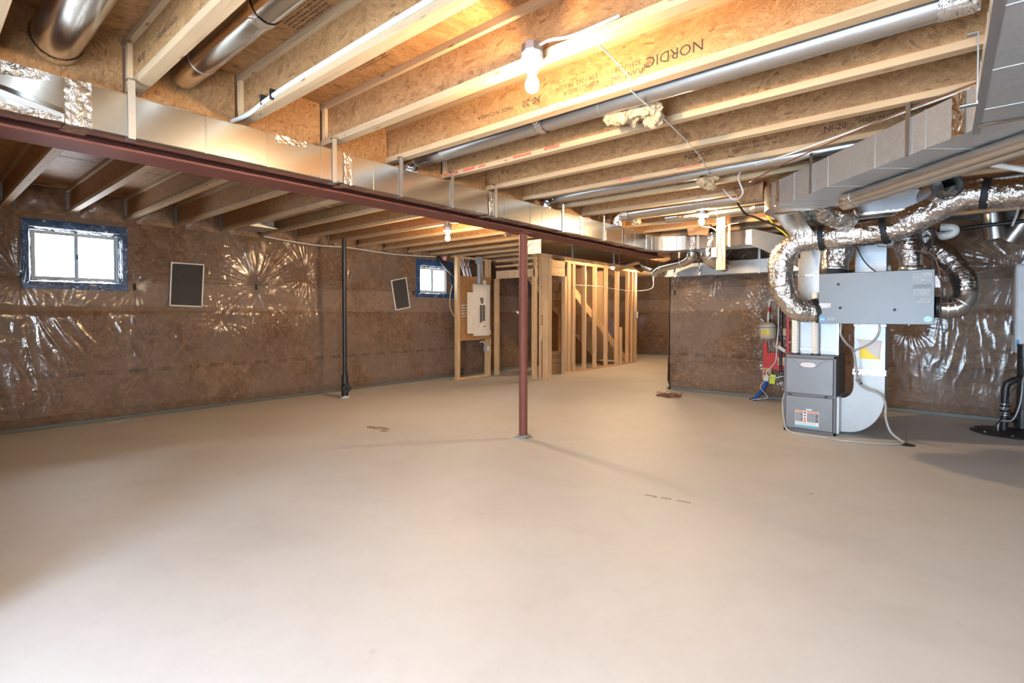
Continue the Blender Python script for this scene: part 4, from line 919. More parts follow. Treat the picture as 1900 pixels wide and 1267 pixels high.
solo('duct_collar', MB().lathe([(.10,0), (.108,.01), (.108,.05), (.10,.06)], (-.235,6.32,1.762), 24), M['galv'], 'metal collar under the dark ribbed duct on the ventilator', 'collar', (-.235, 6.32, 1.762), smooth=True)
sl = MB(); sl.tube(curve_pts([(-.06,6.36,1.42), (.03,6.38,1.41), (.11,6.40,1.43), (.155,6.42,1.50), (.165,6.43,1.56)], 6), .098, 22)
sde = thing('metal_elbow', 'shiny metal elbow leaving the right side of the ventilator', 'duct', (.05, 6.38, 1.42)); build('body', sl, M['galv'], sde, smooth=True)
build('black_end', MB().cyl((-.062,6.36,1.42), (-.02,6.365,1.42), .102, 22), M['black'], sde, smooth=True)
m = MB()
for p, d in (((.03,6.38,1.41),(1,.1,0)), ((.085,6.39,1.418),(.9,.1,.3)), ((.13,6.41,1.46),(.6,.1,.8))):
    d = Vector(d).normalized()*.005; m.cyl(Vector(p)-d, Vector(p)+d, .103, 22)
build('gore_seams', m, M['strap'], sde)
flex('flexible_metal_duct', 'dark silver flexible duct rising behind the right end of the ventilator', [(.165,6.43,1.56), (.15,6.45,1.68), (.08,6.5,1.83), (-.02,6.55,1.95), (-.12,6.6,2.05), (-.16,6.62,2.18)], .092, M['dflex'], .012, .024, (), seed=17)
DP = thing('distribution_box', 'silver foil wrapped duct box between diagonal trunk and big flexible duct', 'duct', (-.55, 6.35, 2.3))
build('body', MB().box(-.93, 6.22, 2.36, -.17, 6.62, 2.545), M['galvb'], DP, bevel=.006)
hr = MB(); prof = [(6.20+.16*(1-math.cos(R(90)*i/6)), 2.36-.10*math.sin(R(90)*i/6)) for i in range(7)]
hr.prism([(-.93,y,z) for y, z in prof]+[(-.93,6.60,2.26), (-.93,6.60,2.36)], (.76,0,0)); build('rounded_bottom', hr, M['galv'], DP, smooth=True)
build('foil_tape', MB().box(-.935,6.212,2.345,-.165,6.222,2.372), M['tape'], DP); build('seam_corner', MB().box(-.185,6.195,2.25,-.165,6.23,2.55), M['blackm'], DP)
OP = thing('open_pipe_end', 'open ended round metal pipe facing the room beneath the tan pipes', 'duct', (0, 5.75, 2.42))
q0, q1 = Vector((.015,5.60,2.415)), Vector((-.10,6.20,2.45)); d = (q1-q0).normalized()
ob = MB(); ob.tube([q0, q1], .108, 28, cap=False); ob.tube([q0+d*.001, q1], .104, 28, cap=False); build('shell', ob, M['galvr'], OP, smooth=True)
build('rim', MB().tube([q0-d*.004, q0+d*.016], .111, 28, cap=False), M['strap'], OP, smooth=True)
build('damper', MB().prism([q0+d*.22+Vector((.09*math.cos(a)*.6-.03, .05*math.cos(a), .098*math.sin(a))) for a in [2*math.pi*i/20 for i in range(20)]], (0,.003,0)), M['galvr'], OP)
build('back_plate', MB().cyl(q1, q1+d*.01, .105, 24), M['blackm'], OP)
for i, (a, b, r_) in enumerate((((-.59,4.615,2.219), (1.0,2.81,2.219), .042), ((-.60,4.763,2.216), (1.05,2.89,2.216), .045))):
    pp = thing('round_duct', ('upper' if i == 0 else 'lower') + ' of two tan lit round pipes running diagonally under the grey trunk', 'duct', a)
    build('body', MB().cyl(a, b, r_, 24), M['galvr'], pp, smooth=True)
    bb = Vector(a); dd_ = (Vector(b)-bb).normalized(); build('foil_tape', MB().cyl(bb+dd_*.02, bb+dd_*.12, r_+.003, 24), M['tape'], pp, smooth=True)
pb = thing('round_duct', 'horizontal grey round pipe with a silver tape patch at the frame edge', 'duct', (.2, 6.6, 2.56))
build('body', MB().cyl((-.1,6.6,2.615), (2.5,6.6,2.615), .075, 22), M['galvr'], pb, smooth=True); build('foil_tape', MB().cyl((.22,6.6,2.615), (.33,6.6,2.615), .079, 22), M['tape'], pb, smooth=True)
solo('round_duct', MB().cyl((.42,8.55,2.85), (.48,8.58,2.27), .105, 22), M['galvr'], 'dark round pipe dropping to the insulated wall behind the flexible duct', 'duct', (.45, 8.55, 2.3), smooth=True)
solo('round_duct', MB().cyl((.82,8.5,2.62), (.60,8.6,2.24), .10, 22), M['galvr'], 'slanting round pipe near the wall beside the dropping pipe', 'duct', (.7, 8.5, 2.3), smooth=True)
solo('black_drain_pipe', MB().cyl((-.1,8.2,2.37), (1.6,8.1,2.44), .022, 14), M['black'], 'thin black pipe crossing above the insulated wall', 'pipe', (.5, 8.2, 2.37), smooth=True)
solo('beaded_chain', MB().tube(curve_pts([(.62,7.76,2.56), (.60,7.74,2.44), (.56,7.70,2.30)], 5), .012, 6), M['pvc'], 'pale braided cord hanging by the slanting pipe', 'cord', (.6, 7.6, 2.3), smooth=True)
PV = thing('pvc_pipe_run', 'white PVC pipe run with elbows above and behind the ventilator', 'pipe', (-.3, 7.0, 1.85))
build('long_pipe', MB().cyl((-.95,7.0,1.81), (-.44,7.0,1.86), .036, 18), M['pvc'], PV, smooth=True)
build('upper_pipe', MB().tube(curve_pts([(-.55,7.0,2.12), (-.25,7.0,2.155), (-.05,7.0,2.165), (.055,7.0,2.18), (.085,7.0,2.215), (.06,7.0,2.25), (-.03,7.0,2.26)], 6), .04, 18), M['pvc'], PV, smooth=True)
build('coupling', MB().cyl((-.09,7.0,2.163), (-.02,7.0,2.168), .048, 18), M['pvc'], PV, smooth=True)
build('drop_pipe', MB().cyl((-.035,7.05,2.12), (.015,7.05,1.90), .036, 18), M['pvc'], PV, smooth=True)
tag(cable('red_pex_pipe', [(.52,5.2,2.56), (.50,5.2,2.50), (.56,5.2,2.40), (.64,5.2,2.34)], .022, M['redtape'], n=10), 'bright red pipe bend at the frame edge near the ceiling', 'pipe')
tag(cable('white_pipe', [(.05,5.0,2.50), (.25,5.0,2.42), (.50,5.0,2.32), (.8,5.0,2.2)], .020, M['pvc'], n=10), 'white plastic pipe slanting down across the silver duct', 'pipe')
tag(cable('red_wires', [(-.5,6.15,2.02), (-.2,6.12,1.95), (-.08,6.1,1.90), (-.04,6.1,1.80), (-.02,6.1,1.70), (.0,6.1,1.66)], .005, M['wire']), 'reddish control wires crossing to the right top of the ventilator', 'wire')
tag(cable('grey_cord', [(-.72,6.6,2.08), (-.66,6.55,1.95), (-.60,6.45,1.86), (-.52,6.3,1.78)], .006, M['rubber']), 'grey cord sagging in front of the return duct', 'cord')

# ------------------------------------------------------------------ water entry beside the furnace
y_ = 8.74
ET = thing('expansion_tank', 'cream pressure tank with yellow label hung by the furnace', 'tank', (-2.095, y_, .95))
build('vessel', MB().lathe([(.02,.0), (.06,.004), (.10,.025), (.118,.06), (.120,.12), (.1215,.185), (.120,.195), (.118,.21), (.10,.245), (.05,.268), (.02,.272)], (-2.095,y_,.955), 32), M['tank'], ET, smooth=True)
build('band', MB().lathe([(.1215,0), (.1235,.002), (.1235,.008), (.1215,.010)], (-2.095,y_,1.137), 32), M['furnd'], ET, smooth=True)
yl = MB(); yl.sheet(lambda u, v: (-2.095+.1215*math.sin(-.45+.9*u), y_-.1215*math.cos(-.45+.9*u), 1.035+.065*v), 8, 1); build('yellow_label', yl, M['yellow'], ET)
build('neck', MB().cyl((-2.095,y_,1.22), (-2.095,y_,1.265), .018, 10), M['copper'], ET, smooth=True)
wp = thing('copper_water_pipe', 'water pipe looping up over the cream tank', 'pipe', (-2.09, y_, 1.26))
build('riser', MB().tube([(-2.095,y_,1.26), (-2.085,y_,1.48), (-2.075,y_,1.555)], .016, 10), M['pvc'], wp, smooth=True)
build('top_run', MB().tube([(-2.08,y_,1.572), (-1.95,y_,1.572)], .016, 10), M['pvc'], wp, smooth=True)
build('down_run', MB().tube(curve_pts([(-1.945,y_-.01,1.572), (-1.945,y_-.01,1.40), (-1.945,y_-.01,1.20), (-1.955,y_-.01,1.0), (-1.965,y_-.01,.80), (-1.98,y_-.01,.62), (-2.06,y_-.02,.50), (-2.11,y_-.03,.44), (-2.07,y_-.03,.38), (-1.98,y_-.03,.365), (-1.86,y_-.03,.40)], 6), .009, 8), M['cablew'], wp, smooth=True)
build('red_sleeve', MB().cyl((-2.09,y_,1.39), (-2.085,y_,1.46), .022, 10), M['redtape'], wp, smooth=True)
bp2 = thing('black_water_pipe', 'dark upright water pipe with clamps between tank and furnace', 'pipe', (-1.915, 8.77, .34))
build('pipe', MB().cyl((-1.915,8.77,.34), (-1.915,8.77,1.50), .022, 12), M['black'], bp2, smooth=True)
for z in (1.47, 1.32, 1.15, .60, .42): build('clamp', MB().cyl((-1.915,8.77,z-.012), (-1.915,8.77,z+.012), .032, 12), M['furnd'], bp2, smooth=True)
build('tee', MB().cyl((-1.915,8.77,.44), (-1.80,8.75,.44), .022, 10).cyl((-1.915,8.77,.35), (-1.80,8.75,.37), .02, 10), M['furnd'], bp2, smooth=True)
pt = MB(); rr = random.Random(2)
solo('red_sheathing_patch', MB().box(-2.175,8.792,.50,-2.115,8.798,.90), M['redtape'], 'vertical strip of red tape under the cream tank', 'tape', (-2.14,8.865,.5))
solo('red_sheathing_patch', MB().prism([(-2.115,8.792,.50), (-1.83,8.792,.46), (-1.83,8.792,.62), (-1.90,8.792,.74), (-2.115,8.792,.74)], (0,.006,0)), M['redtape'], 'wide red tape patch on the film behind the water pipes', 'tape', (-2.0,8.865,.5))
solo('red_sheathing_patch', MB().box(-1.845,8.792,.62,-1.805,8.798,1.42), M['redtape'], 'tall narrow red tape strip next to the PVC pipes', 'tape', (-1.83,8.865,.9))
solo('wood_backing', MB().box(-1.96,8.785,1.02,-1.85,8.83,1.13), M['lx'], 'small wood block on the wall right of the cream tank', 'wood block', (-1.9,8.85,1.07))
solo('wood_backing', MB().box(-1.96,8.765,.56,-1.84,8.79,.68), M['lx'], 'small wood block on the red tape patch', 'wood block', (-1.9,8.85,.6))
solo('plywood_mount', MB().box(-2.185,8.80,.305,-2.055,8.835,.555), M['lz'], 'upright wood board holding the red water valve', 'board', (-2.12,8.84,.3), bevel=.002)
vv = thing('water_valve', 'red handled water shut-off valve on the small wood board', 'valve', (-2.13,8.79,.36))
build('body', MB().cyl((-2.13,8.79,.28), (-2.13,8.79,.46), .020, 12).cyl((-2.13,8.79,.38), (-2.06,8.79,.38), .017, 10), M['copper'], vv, smooth=True)
build('handle', MB().box(-2.16,8.765,.40,-2.10,8.78,.43).box(-2.14,8.765,.40,-2.125,8.78,.48), M['redtape'], vv, bevel=.003)
solo('hang_tag', MB().prism([(-2.155,8.75,.30), (-2.09,8.75,.295), (-2.085,8.75,.37), (-2.12,8.75,.395), (-2.15,8.75,.375)], (0,.003,0)), M['paper'], 'small pale paper tag on the red valve', 'tag', (-2.12,8.75,.3))
solo('hang_tag', MB().prism([(-2.075,8.74,.27), (-1.995,8.74,.255), (-1.975,8.74,.40), (-2.05,8.74,.415)], (0,.003,0)), M['lime'], 'bright lime green tag hanging by the valve', 'tag', (-2.03,8.74,.26))
solo('hang_tag', MB().prism([(-1.96,8.72,.83), (-1.86,8.72,.76), (-1.835,8.72,.80), (-1.93,8.72,.875)], (0,.003,0)), M['paper'], 'white tag on an orange tie on the dark upright pipe', 'tag', (-1.9,8.72,.8))
solo('orange_tie', MB().cyl((-1.93,8.75,.85), (-1.93,8.75,.92), .014, 8), M['orange'], 'orange tie holding the white tag on dark pipe', 'tie', (-1.93,8.75,.85))
tag(cable('blue_water_pipe', [(-2.13,8.78,.29), (-2.14,8.74,.20), (-2.19,8.66,.10), (-2.26,8.58,.01)], .026, M['blue'], n=14), 'bright blue water pipe coming out of the slab', 'pipe')
solo('pipe_sleeve', MB().lathe([(.055,0), (.055,.02), (.04,.028)], (-2.26,8.57,0), 14), M['black'], 'black sleeve in the slab around the blue pipe', 'sleeve', (-2.26,8.57,0), smooth=True)
tag(cable('ground_wire', [(-2.14,8.74,.30), (-2.19,8.70,.20), (-2.10,8.62,.12), (-2.06,8.58,.06), (-2.20,8.52,.03), (-2.28,8.50,.012)], .006, M['cablew']), 'thin pale wire curling round the blue pipe', 'wire')

# ------------------------------------------------------------------ sump and drain stack at the frame edge, wall heater
SU = thing('sump_pit', 'round black sump pit lid with black discharge pipe and hoses', 'sump', (.60, 8.08, 0))
build('lid', MB().lathe([(.34,0), (.345,.004), (.335,.016), (.30,.022), (.02,.026)], (.60,8.08,0), 44), M['rubber'], SU, smooth=True)
for i in range(8):
    a = 2*math.pi*i/8; build('bolt', MB().cyl((.60+.31*math.cos(a), 8.08+.31*math.sin(a), .018), (.60+.31*math.cos(a), 8.08+.31*math.sin(a), .032), .010, 8), M['strap'], SU)
build('discharge_pipe', MB().tube([(.555,8.12,.02), (.56,8.12,.50), (.575,8.12,.56), (.63,8.14,.60), (.82,8.2,.68)], .036, 18), M['black'], SU, smooth=True)
cv = build('check_valve', MB().cyl((.556,8.12,.21), (.557,8.12,.33), .043, 18), M['black'], SU, smooth=True)
for z in (.20,.225,.27,.285,.325): build('clamp', MB().cyl((.556,8.12,z-.006), (.556,8.12,z+.006), .046, 18), M['strap'], cv, smooth=True)
build('cord', MB().tube(curve_pts([(.50,8.02,.02), (.50,8.02,.09), (.53,8.05,.14), (.62,8.06,.16), (.68,8.08,.35), (.70,8.1,.62), (.72,8.15,.88)], 6), .008, 7), M['clear'], SU, smooth='all')
build('cord', MB().tube(curve_pts([(.47,8.0,.02), (.47,8.0,.08), (.51,8.02,.13), (.54,8.06,.20), (.60,8.07,.45), (.70,8.1,.66), (.68,8.15,.88)], 6), .007, 7), M['rubber'], SU, smooth='all')
ds = thing('drain_stack', 'thick black drain stack with cleanout fitting beside the sump lid', 'pipe', (.72, 8.40, 0))
build('pipe', MB().cyl((.73,8.42,0), (.73,8.42,1.0), .055, 22), M['black'], ds, smooth=True)
build('fitting', MB().cyl((.73,8.42,.03), (.73,8.42,.24), .075, 22), M['black'], ds, smooth=True); build('cleanout', MB().cyl((.73,8.42,.14), (.59,8.38,.14), .055, 18).cyl((.60,8.38,.14), (.575,8.375,.14), .065, 12), M['black'], ds, smooth=True)
WH = thing('tankless_water_heater', 'white wall hung water heater cut by the frame edge', 'water heater', (.86, 8.6, .86))
build('case', MB().box(.655, 8.52, .885, 1.08, 8.84, 1.95), M['wh'], WH, bevel=.03)
build('side_vent', MB().box(.645, 8.60, 1.10, .657, 8.70, 1.26), M['black'], WH, bevel=.003); build('blue_label', MB().box(.675, 8.516, .97, .70, 8.521, 1.05), M['sky'], WH)
build('bottom_pipe', MB().cyl((.75,8.62,.60), (.75,8.62,.89), .016, 10).cyl((.85,8.62,.60), (.85,8.62,.89), .016, 10), M['copper'], WH, smooth=True)

# ------------------------------------------------------------------ left side floor stack, paper, wire
AB = thing('drain_pipe', 'tall black drain pipe with cleanout standing in front of the windowed wall', 'pipe', (-7.39, 4.60, 0))
build('pipe', MB().cyl((-7.39,4.60,.30), (-7.39,4.60,2.56), .034, 20), M['black'], AB, smooth=True)
build('coupling', MB().lathe([(.042,0), (.052,.01), (.052,.10), (.042,.12), (.042,.14)], (-7.39,4.60,.25), 20), M['black'], AB, smooth=True)
build('fitting', MB().cyl((-7.39,4.60,.02), (-7.39,4.60,.27), .055, 20).cyl((-7.39,4.60,.17), (-7.27,4.56,.17), .060, 18), M['black'], AB, smooth=True)
build('cleanout_plug', MB().cyl((-7.272,4.561,.17), (-7.25,4.553,.17), .066, 18).box(-7.255,4.535,.16,-7.235,4.575,.18), M['black'], AB, smooth=True)
build('foam_ring', MB().blob((-7.39,4.60,.015), .08, .07, .03, .2, 14, 4), M['paper'], AB, smooth='all')
solo('paper_scrap', MB().prism([(-7.93,1.60,.004), (-7.80,1.60,.004), (-7.93,1.86,.010)], (0,0,.003)), M['paper'], 'white paper scrap lying on the floor at the left wall foot', 'paper', (-7.86,1.68,0))
wpile = thing('wire_coil', 'tangled coil of thin brown wire on the floor by the wall corner', 'wire', (-3.43, 8.10, 0))
rr = random.Random(21); P = []
for i in range(46):
    a = i*1.15; q = rr.uniform(.07,.19); P.append((-3.43+q*1.15*math.cos(a)+rr.uniform(-.02,.02), 8.10+q*math.sin(a), .008+rr.uniform(0,.05)*(i % 3 == 0)))
build('coil', MB().tube(curve_pts(P, 5), .0045, 5), M['wire'], wpile, smooth='all')
build('lead', MB().tube(curve_pts([(-3.55,8.15,.02), (-3.50,8.4,.12), (-3.62,8.7,.30), (-3.74,8.82,.55), (-3.76,8.84,.9), (-3.755,8.84,1.5), (-3.75,8.84,2.05)], 6), .0045, 5), M['wire'], wpile, smooth='all')
for (x, y, w, d, lab) in ((-5.20,3.60,.13,.05,'first'), (-5.05,3.66,.14,.04,'second'), (-4.95,3.58,.08,.04,'third')):
    rr = random.Random(int(x*100)); c = Vector((x,y,0))
    solo('floor_stain', MB().prism([(x+w*math.cos(a)*rr.uniform(.6,1.1), y+d*math.sin(a)*rr.uniform(.6,1.1), .0005) for a in [2*math.pi*i/16 for i in range(16)]], (0,0,.0006)), plain('damp_mark', (.36,.29,.23), .7), f'small brownish stain on the slab left of the post, {lab} from the windowed wall', 'stain', (x,y,0), 'floor stains')
for i, (x0, x1) in enumerate(((-1.70,-1.60), (-1.585,-1.50), (-1.47,-1.36))):
    rr = random.Random(i); 
    solo('tape_remnant', MB().prism([(x0,3.56+.02*i,.0005), (x1,3.575+.02*i,.0005), (x1-.01,3.60+.02*i,.0005), (x0+.01,3.585+.02*i,.0005)], (0,0,.0008)), plain('old_tape', (.40,.34,.29), .6), f'{["longest","middle","last"][i]} bit of the brown tape line on the open floor', 'tape', (x0,3.57,0), 'tape remnants on the floor')

# ------------------------------------------------------------------ electrical panel frame
XP = -7.60
EF = thing('panel_stud_wall', 'pine stud frame holding the electrical panel board', 'stud frame', (XP, 7.85, 0))
S = lambda y0, y1, z0, z1, x0=XP-.09, x1=XP, m='lz', nm='stud': build(nm, MB().box(x0, y0, z0, x1, y1, z1), M[m], EF, bevel=.002)
S(7.32, 7.358, .04, 2.50); S(7.362, 7.40, .04, 2.50); S(8.22, 8.258, .04, 2.50); S(8.30, 8.338, .04, 2.50, XP-.09, XP-.005)
S(7.30, 8.34, 2.50, 2.54, m='ly', nm='top_plate'); S(7.30, 8.34, 0, .04, m='ly', nm='bottom_plate')
S(7.295, 7.34, 0, .55, XP, XP+.035, nm='brace'); S(8.235, 8.275, 0, .42, XP, XP+.03, nm='brace')
BD = solo('panel_backboard', MB().box(XP, 7.405, .80, XP+.016, 8.315, 2.14), M['board'], 'OSB backboard screwed to studs behind the electrical panel', 'board', (XP, 7.86, .8), bevel=.002)
EP = thing('electrical_panel', 'cream electrical breaker panel with long cover on the OSB board', 'electrical panel', (XP+.06, 7.95, .88))
build('cabinet', MB().box(XP+.016, 7.74, .885, XP+.075, 8.19, 1.985), M['panel'], EP, bevel=.006)
cvr = build('cover', MB().box(XP+.075, 7.70, .90, XP+.090, 8.205, 1.975), M['panel'], EP, bevel=.004)
door = build('door', MB().box(XP+.094, 7.50, .945, XP+.106, 7.80, 1.80), M['panel'], EP, bevel=.004)
build('door_print', MB().box(XP+.1065, 7.655, .98, XP+.1075, 7.74, 1.25), M['pprint'], door); build('latch', MB().box(XP+.106, 7.535, 1.36, XP+.110, 7.55, 1.39), M['paneld'], door)
build('breaker_bay', MB().box(XP+.0905, 7.83, 1.03, XP+.093, 8.10, 1.76), M['panel'], cvr, bevel=.001)
ls = build('rating_label', MB().box(XP+.0932, 7.895, 1.615, XP+.095, 7.995, 1.70), M['furnd'], cvr)
build('main_breaker', MB().box(XP+.093, 7.915, 1.575, XP+.104, 7.975, 1.612), M['black'], cvr, bevel=.003)
for c_ in range(2):
    for r_ in range(13 if c_ == 0 else 12):
        y0 = 7.885+c_*.085; z0 = 1.515-r_*.0285; build('breaker', MB().box(XP+.093, y0, z0, XP+.106, y0+.062, z0+.0235), M['black'], cvr, bevel=.002)
for r_ in range(9):
    z0 = 1.13-r_*.0+.0; z0 = 1.150-r_*.0
lab = MB()
for r_ in range(22):
    z0 = 1.50-r_*.0205; lab.box(XP+.0932, 7.845, z0, XP+.0938, 7.872, z0+.009).box(XP+.0932, 8.065, z0, XP+.0938, 8.092, z0+.009)
tag(build('circuit_labels', lab, M['paneld'], cvr), kind='stuff')
build('blank_plate', MB().box(XP+.093, 7.99, 1.075, XP+.100, 8.05, 1.092), M['black'], cvr)
solo('conduit', MB().tube([(XP+.045,7.91,1.985), (XP+.045,7.91,2.45)], .042, 18).box(XP+.0,7.845,2.42,XP+.09,7.975,2.56), M['conduit'], 'grey conduit rising from the electrical panel into the ceiling', 'conduit', (XP+.045,7.91,2.0), smooth=True)
solo('round_alarm', MB().lathe([(.055,0), (.058,.01), (.050,.028), (.02,.032)], (XP+.016,8.10,2.03), 18, (1,0,0)), M['panel'], 'round cream device at the top corner of the OSB board', 'alarm', (XP+.02,8.10,2.03), smooth=True)
solo('switch_plate', MB().box(XP+.016, 8.265, .915, XP+.026, 8.305, 1.0), M['white'], 'small white plate at the lower corner of the OSB board', 'plate', (XP+.02,8.28,.92), bevel=.002)
ob = thing('outlet_box', 'blue grey outlet box with white receptacle under the OSB board', 'outlet', (XP+.02, 8.20, .55)); build('box', MB().box(XP-.05, 8.15, .54, XP+.02, 8.215, .67), M['conduit'], ob, bevel=.004); build('receptacle', MB().box(XP+.02, 8.195, .55, XP+.035, 8.235, .66), M['white'], ob, bevel=.003)
for i, c_ in enumerate(('white','yellow','rubber','white','copper','blue','white','rubber')):
    y0 = 7.44+.035*i; tag(cable('cable', [(XP-.03, y0+.05, 2.55), (XP-.02, y0+.02*(i % 3), 2.38), (XP-.01, y0+.04, 2.25), (XP+.01, y0+.06, 2.13)], .009, M[c_ if c_ != 'yellow' else 'cablew']), f'cable drop above the OSB board, {ordinal(i)} from its left edge', 'cable', 'cables above the panel board')
for i in range(3):
    y0 = 8.00+.04*i; tag(cable('cable', [(XP-.02, y0, 2.55), (XP-.02, y0+.01, 2.35), (XP+.0, y0, 2.13)], .008, M['cablew']), f'white cable right of the grey conduit, {ordinal(i)} from the conduit', 'cable', 'white cables right of the conduit')
for i in range(5): tag(cable('cable', [(XP+.02, 7.41, 1.30+.055*i), (XP+.05, 7.44, 1.31+.055*i), (XP+.05, 7.75, 1.32+.055*i)], .009, M['cablew']), f'short white cable entering the left side of the panel, {ordinal(i)} from the bottom', 'cable', 'cables at the left side of the panel')
tag(cable('yellow_cable', [(XP-.1,7.27,1.95), (XP-.08,7.20,1.75), (XP-.08,7.18,1.50), (XP-.05,7.27,1.30)], .010, plain('tan_cable', (.62,.42,.18), .5)), 'tan cable loop hanging left of the panel frame', 'cable')
solo('cleanout_pipe', MB().cyl((XP-.17,7.52,0), (XP-.17,7.52,.84), .045, 16).cyl((XP-.17,7.52,.14), (XP-.11,7.56,.14), .06, 14).cyl((XP-.115,7.555,.14), (XP-.095,7.57,.14), .078, 14), M['black'], 'black drain cleanout inside the bottom of the panel frame', 'pipe', (XP-.12,7.5,0), smooth=True)
tag(cable('outlet_cables', [(XP-.02,8.0,.74), (XP+.0,8.08,.76), (XP+.0,8.15,.68)], .010, M['cablew']), 'white cable ends above the outlet box', 'cable')
solo('pink_batt', MB().blob((XP-.25,7.20,2.50), .06, .05, .05, .2, 12, 6), plain('pink_fibre', (.70,.30,.34), .8), 'pinkish bundle above the corner of the far window', 'insulation', (XP-.25,7.20,2.5), smooth='all')
solo('black_vent_pipe', MB().cyl((XL+.12,7.12,2.52), (XL+.25,7.75,1.95), .045, 14), M['black'], 'slanting black pipe beside the far window', 'pipe', (XL+.15,7.3,2.3), smooth=True)

# ------------------------------------------------------------------ closet front, post and stair wall
YC = 8.50; XS = -6.50
CF = thing('closet_stud_wall', 'pine framing with header between panel frame and stair wall', 'stud frame', (-7.0, YC, 0))
C = lambda x0, x1, z0, z1, m='lz', nm='stud', y0=YC, y1=YC+.09: build(nm, MB().box(x0, y0, z0, x1, y1, z1), M[m], CF, bevel=.002)
C(-7.66, -7.575, 0, 2.13); C(-7.60, -6.50, 2.13, 2.30, 'lx', 'header'); C(-7.62, -6.50, 2.38, 2.42, 'lx', 'rail'); C(-7.62, -6.50, 2.50, 2.54, 'lx', 'top_plate')
C(-6.60, -6.562, 0, 2.13); C(-6.555, -6.517, 0, 2.50)
C(-6.86, -6.822, 0, 2.10, y0=YC+.6, y1=YC+.69); C(-6.80, -6.762, 0, 2.10, y0=YC+.6, y1=YC+.69)
CP = thing('corner_post', 'built-up pine corner post at the front of the stair wall', 'post', (-6.36, YC, 0))
for (x0, x1, y0, y1, z1) in ((-6.435,-6.397,YC+.04,YC+.13,2.54), (-6.385,-6.347,YC+.05,YC+.12,1.55), (-6.385,-6.347,YC+.125,YC+.19,2.54), (-6.340,-6.200,YC+.04,YC+.078,2.54), (-6.238,-6.200,YC+.08,YC+.17,2.54)):
    build('stud', MB().box(x0,y0,0 if z1 > 2 else 1.32,x1,y1,z1 if z1 > 2 else 2.54), M['lz'], CP, bevel=.002)
build('scrap', MB().bar((-6.375,YC+.04,.80), (-6.355,YC+.04,1.12), .05, .02, (0,1,0)), M['lz'], CP)
SW = thing('stair_wall', 'open pine stud wall in front of the basement stairs', 'stud wall', (XS, 11.3, 0))
T_ = lambda y0, y1, z0=.04, z1=2.50, x0=XS-.09, x1=XS, m='lz', nm='stud': build(nm, MB().box(x0, y0, z0, x1, y1, z1), M[m], SW, bevel=.002)
for (y0, w) in ((9.59,.038), (9.632,.05), (9.72,.11), (9.93,.038), (9.985,.038), (10.44,.06), (10.92,.06), (11.46,.06), (12.02,.05), (12.075,.05), (12.62,.06), (12.86,.05), (13.02,.038), (13.07,.06)): T_(y0, y0+w)
T_(9.59, 13.13, 2.50, 2.56, m='ly', nm='top_plate'); T_(9.59, 13.13, 0, .04, m='ly', nm='bottom_plate')
T_(8.70, 9.70, 2.19, 2.23, m='ly', nm='door_head'); T_(8.70, 9.70, 2.235, 2.37, m='ly', nm='header'); T_(8.70, 9.70, 2.375, 2.53, m='ly', nm='header')
T_(12.25, 12.29, .04, 1.0, nm='cripple')
tag(cable('white_cable', [(XS+.008,9.98,2.02), (XS+.008,11.0,2.03), (XS+.008,12.0,1.99), (XS+.010,12.9,1.98), (XS+.4,13.2,2.05), (-6.12,13.35,2.36)], .006, M['cablew']), 'thin white cable strung across the stair wall studs', 'cable')
eb = thing('switch_box', 'grey electrical box with cable on the last stair wall stud', 'electrical box', (XS+.02, 13.05, 1.25)); build('box', MB().box(XS, 12.95, 1.22, XS+.07, 13.06, 1.42), M['conduit'], eb, bevel=.005); build('face', MB().box(XS+.07, 12.97, 1.24, XS+.078, 13.05, 1.40), M['white'], eb, bevel=.003)
build('cable_loop', MB().tube(curve_pts([(XS+.01,12.98,1.42), (XS+.01,12.95,1.55), (XS+.01,12.99,1.65), (XS+.0,13.0,2.3)], 6), .007, 6), M['cablew'], eb, smooth='all')
# staircase seen from below through the studs
ST = thing('staircase', 'unfinished wooden stair with diagonal stringers behind the stud wall', 'staircase', (-7.1, 11, 0))
sl_ = (2.08-.30)/(10.03-12.60)
zt = lambda y: 2.08 + sl_*(y-10.03)
for x0 in (-6.655, -7.56):
    ya, yb = 8.95, 12.98
    build('stringer', MB().prism([(x0,ya,zt(ya)), (x0,yb,zt(yb)), (x0,yb,max(0,zt(yb)-.24)), (x0,yb-.22,0) if zt(yb)-.24 < 0 else (x0,yb,zt(yb)-.24), (x0,ya,zt(ya)-.25)], (.04,0,0)), M['ly'], ST, bevel=.002)
n_ = 14; y0 = 12.85; run = .262; rise = -sl_*run
for i in range(n_):
    ys_ = y0-run*i; z_ = rise*(i+.6)
    if z_ > 2.8: break
    build('tread', MB().box(-7.52, ys_-run, z_-.028, -6.655, ys_+.01, z_), M['ply'], ST); build('riser', MB().box(-7.52, ys_-run-.016, z_, -6.655, ys_-run, z_+rise-.03), M['ply'], ST)
solo('stair_side_board', MB().prism([(-7.64,9.0,2.84), (-7.64,13.2,2.84), (-7.64,13.2,.05), (-7.64,9.3,2.50)], (.03,0,0)), M['drywall'], 'plain tan board lining the far side of the stairs', 'board', (-7.6, 11.2, 1.0))
solo('stair_side_wall', MB().box(-7.72, 10.7, 0, -7.66, 13.3, 2.2), M['plyd'], 'plywood lined wall below the stairs', 'wall panel', (-7.7, 11.3, 0))
for y in (10.2, 10.75, 11.3): solo('under_stair_stud', MB().box(-7.5, y, 0, -7.46, y+.08, zt(y)-.30), M['lz'], f'short stud under the stairs, {ordinal(int((y-10.2)/.55+.1))} from the door opening', 'stud', (-7.48, y, 0), 'studs under the stairs')
cb_ = thing('carton', 'small brown cardboard carton with three black letters under the stairs', 'box', (-6.92, 9.84, 0))
E45 = Euler((R(90), 0, R(55)))
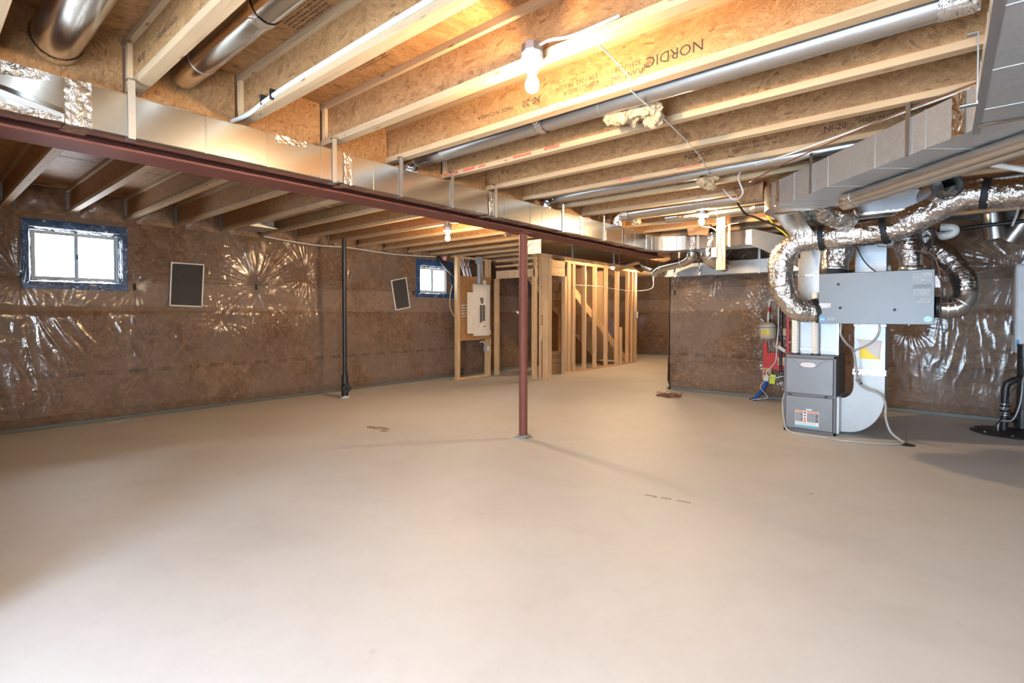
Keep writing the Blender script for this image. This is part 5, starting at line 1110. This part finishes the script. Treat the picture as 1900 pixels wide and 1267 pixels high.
cxc = Vector((-6.92, 9.84, 0)); rot = Matrix.Rotation(R(38), 3, 'Z')
def rbox(w, d, z0, z1):
    P = [rot @ Vector((sx*w/2, sy*d/2, 0)) + cxc for sx, sy in ((-1,-1),(1,-1),(1,1),(-1,1))]
    return MB().hexa([(p.x,p.y,z0) for p in P], [(p.x,p.y,z1) for p in P])
build('body', rbox(.50, .34, .235, .47), M['card'], cb_, bevel=.003)
pf = rot @ Vector((0, -.1725, 0)) + cxc
lettering('TGT', .105, (pf.x, pf.y, .36), Euler((R(90), 0, R(38))), M['inkb'], cb_, 'CENTER')
cb2 = thing('carton', 'plain brown carton at the bottom of the stack under the stairs', 'box', (-6.92, 9.84, 0)); build('body', rbox(.54, .36, .0, .225), M['card'], cb2, bevel=.003); build('flap', rbox(.55, .10, .225, .232), M['card'], cb2)
solo('hanging_kraft_paper', MB().prism([(-4.72+.002,9.35,2.285), (-4.718,10.0,2.285), (-4.72,9.72,2.19)], (.004,0,0)), M['card'], 'torn brown paper triangle hanging under the stair duct', 'paper', (-4.72,9.6,2.2))
# worn mill stamps on the underside of the subfloor: rows of broken ink that cannot be read
for (x, y, w, d, rows) in ((-2.62,1.80,.30,.10,5), (-2.46,1.31,.34,.14,6), (-1.2,1.78,.30,.10,5), (-7.93,1.05,.06,.42,2), (-7.93,1.62,.06,.42,2), (-6.45,1.10,.06,.42,2), (-6.50,1.68,.06,.40,2), (-3.05,1.72,.20,.10,4)):
    rr = random.Random(int(x*100+y*10)); m = MB()
    for k in range(rows):
        if w > d:
            q = x-w/2; yy = y-d/2+d*(k+.5)/rows
            while q < x+w/2:
                l = rr.uniform(.006,.016); m.box(q, yy-d/rows*.28, ZC-.0012, q+l, yy+d/rows*.28*rr.uniform(.2,1), ZC-.0002); q += l+rr.uniform(.004,.012)
        else:
            q = y-d/2; xx = x-w/2+w*(k+.5)/rows
            while q < y+d/2:
                l = rr.uniform(.006,.016); m.box(xx-w/rows*.28, q, ZC-.0012, xx+w/rows*.28*rr.uniform(.2,1), q+l, ZC-.0002); q += l+rr.uniform(.004,.012)
    tag(build('ink_stamp', m, M['inkb'], ceiling), kind='stuff')
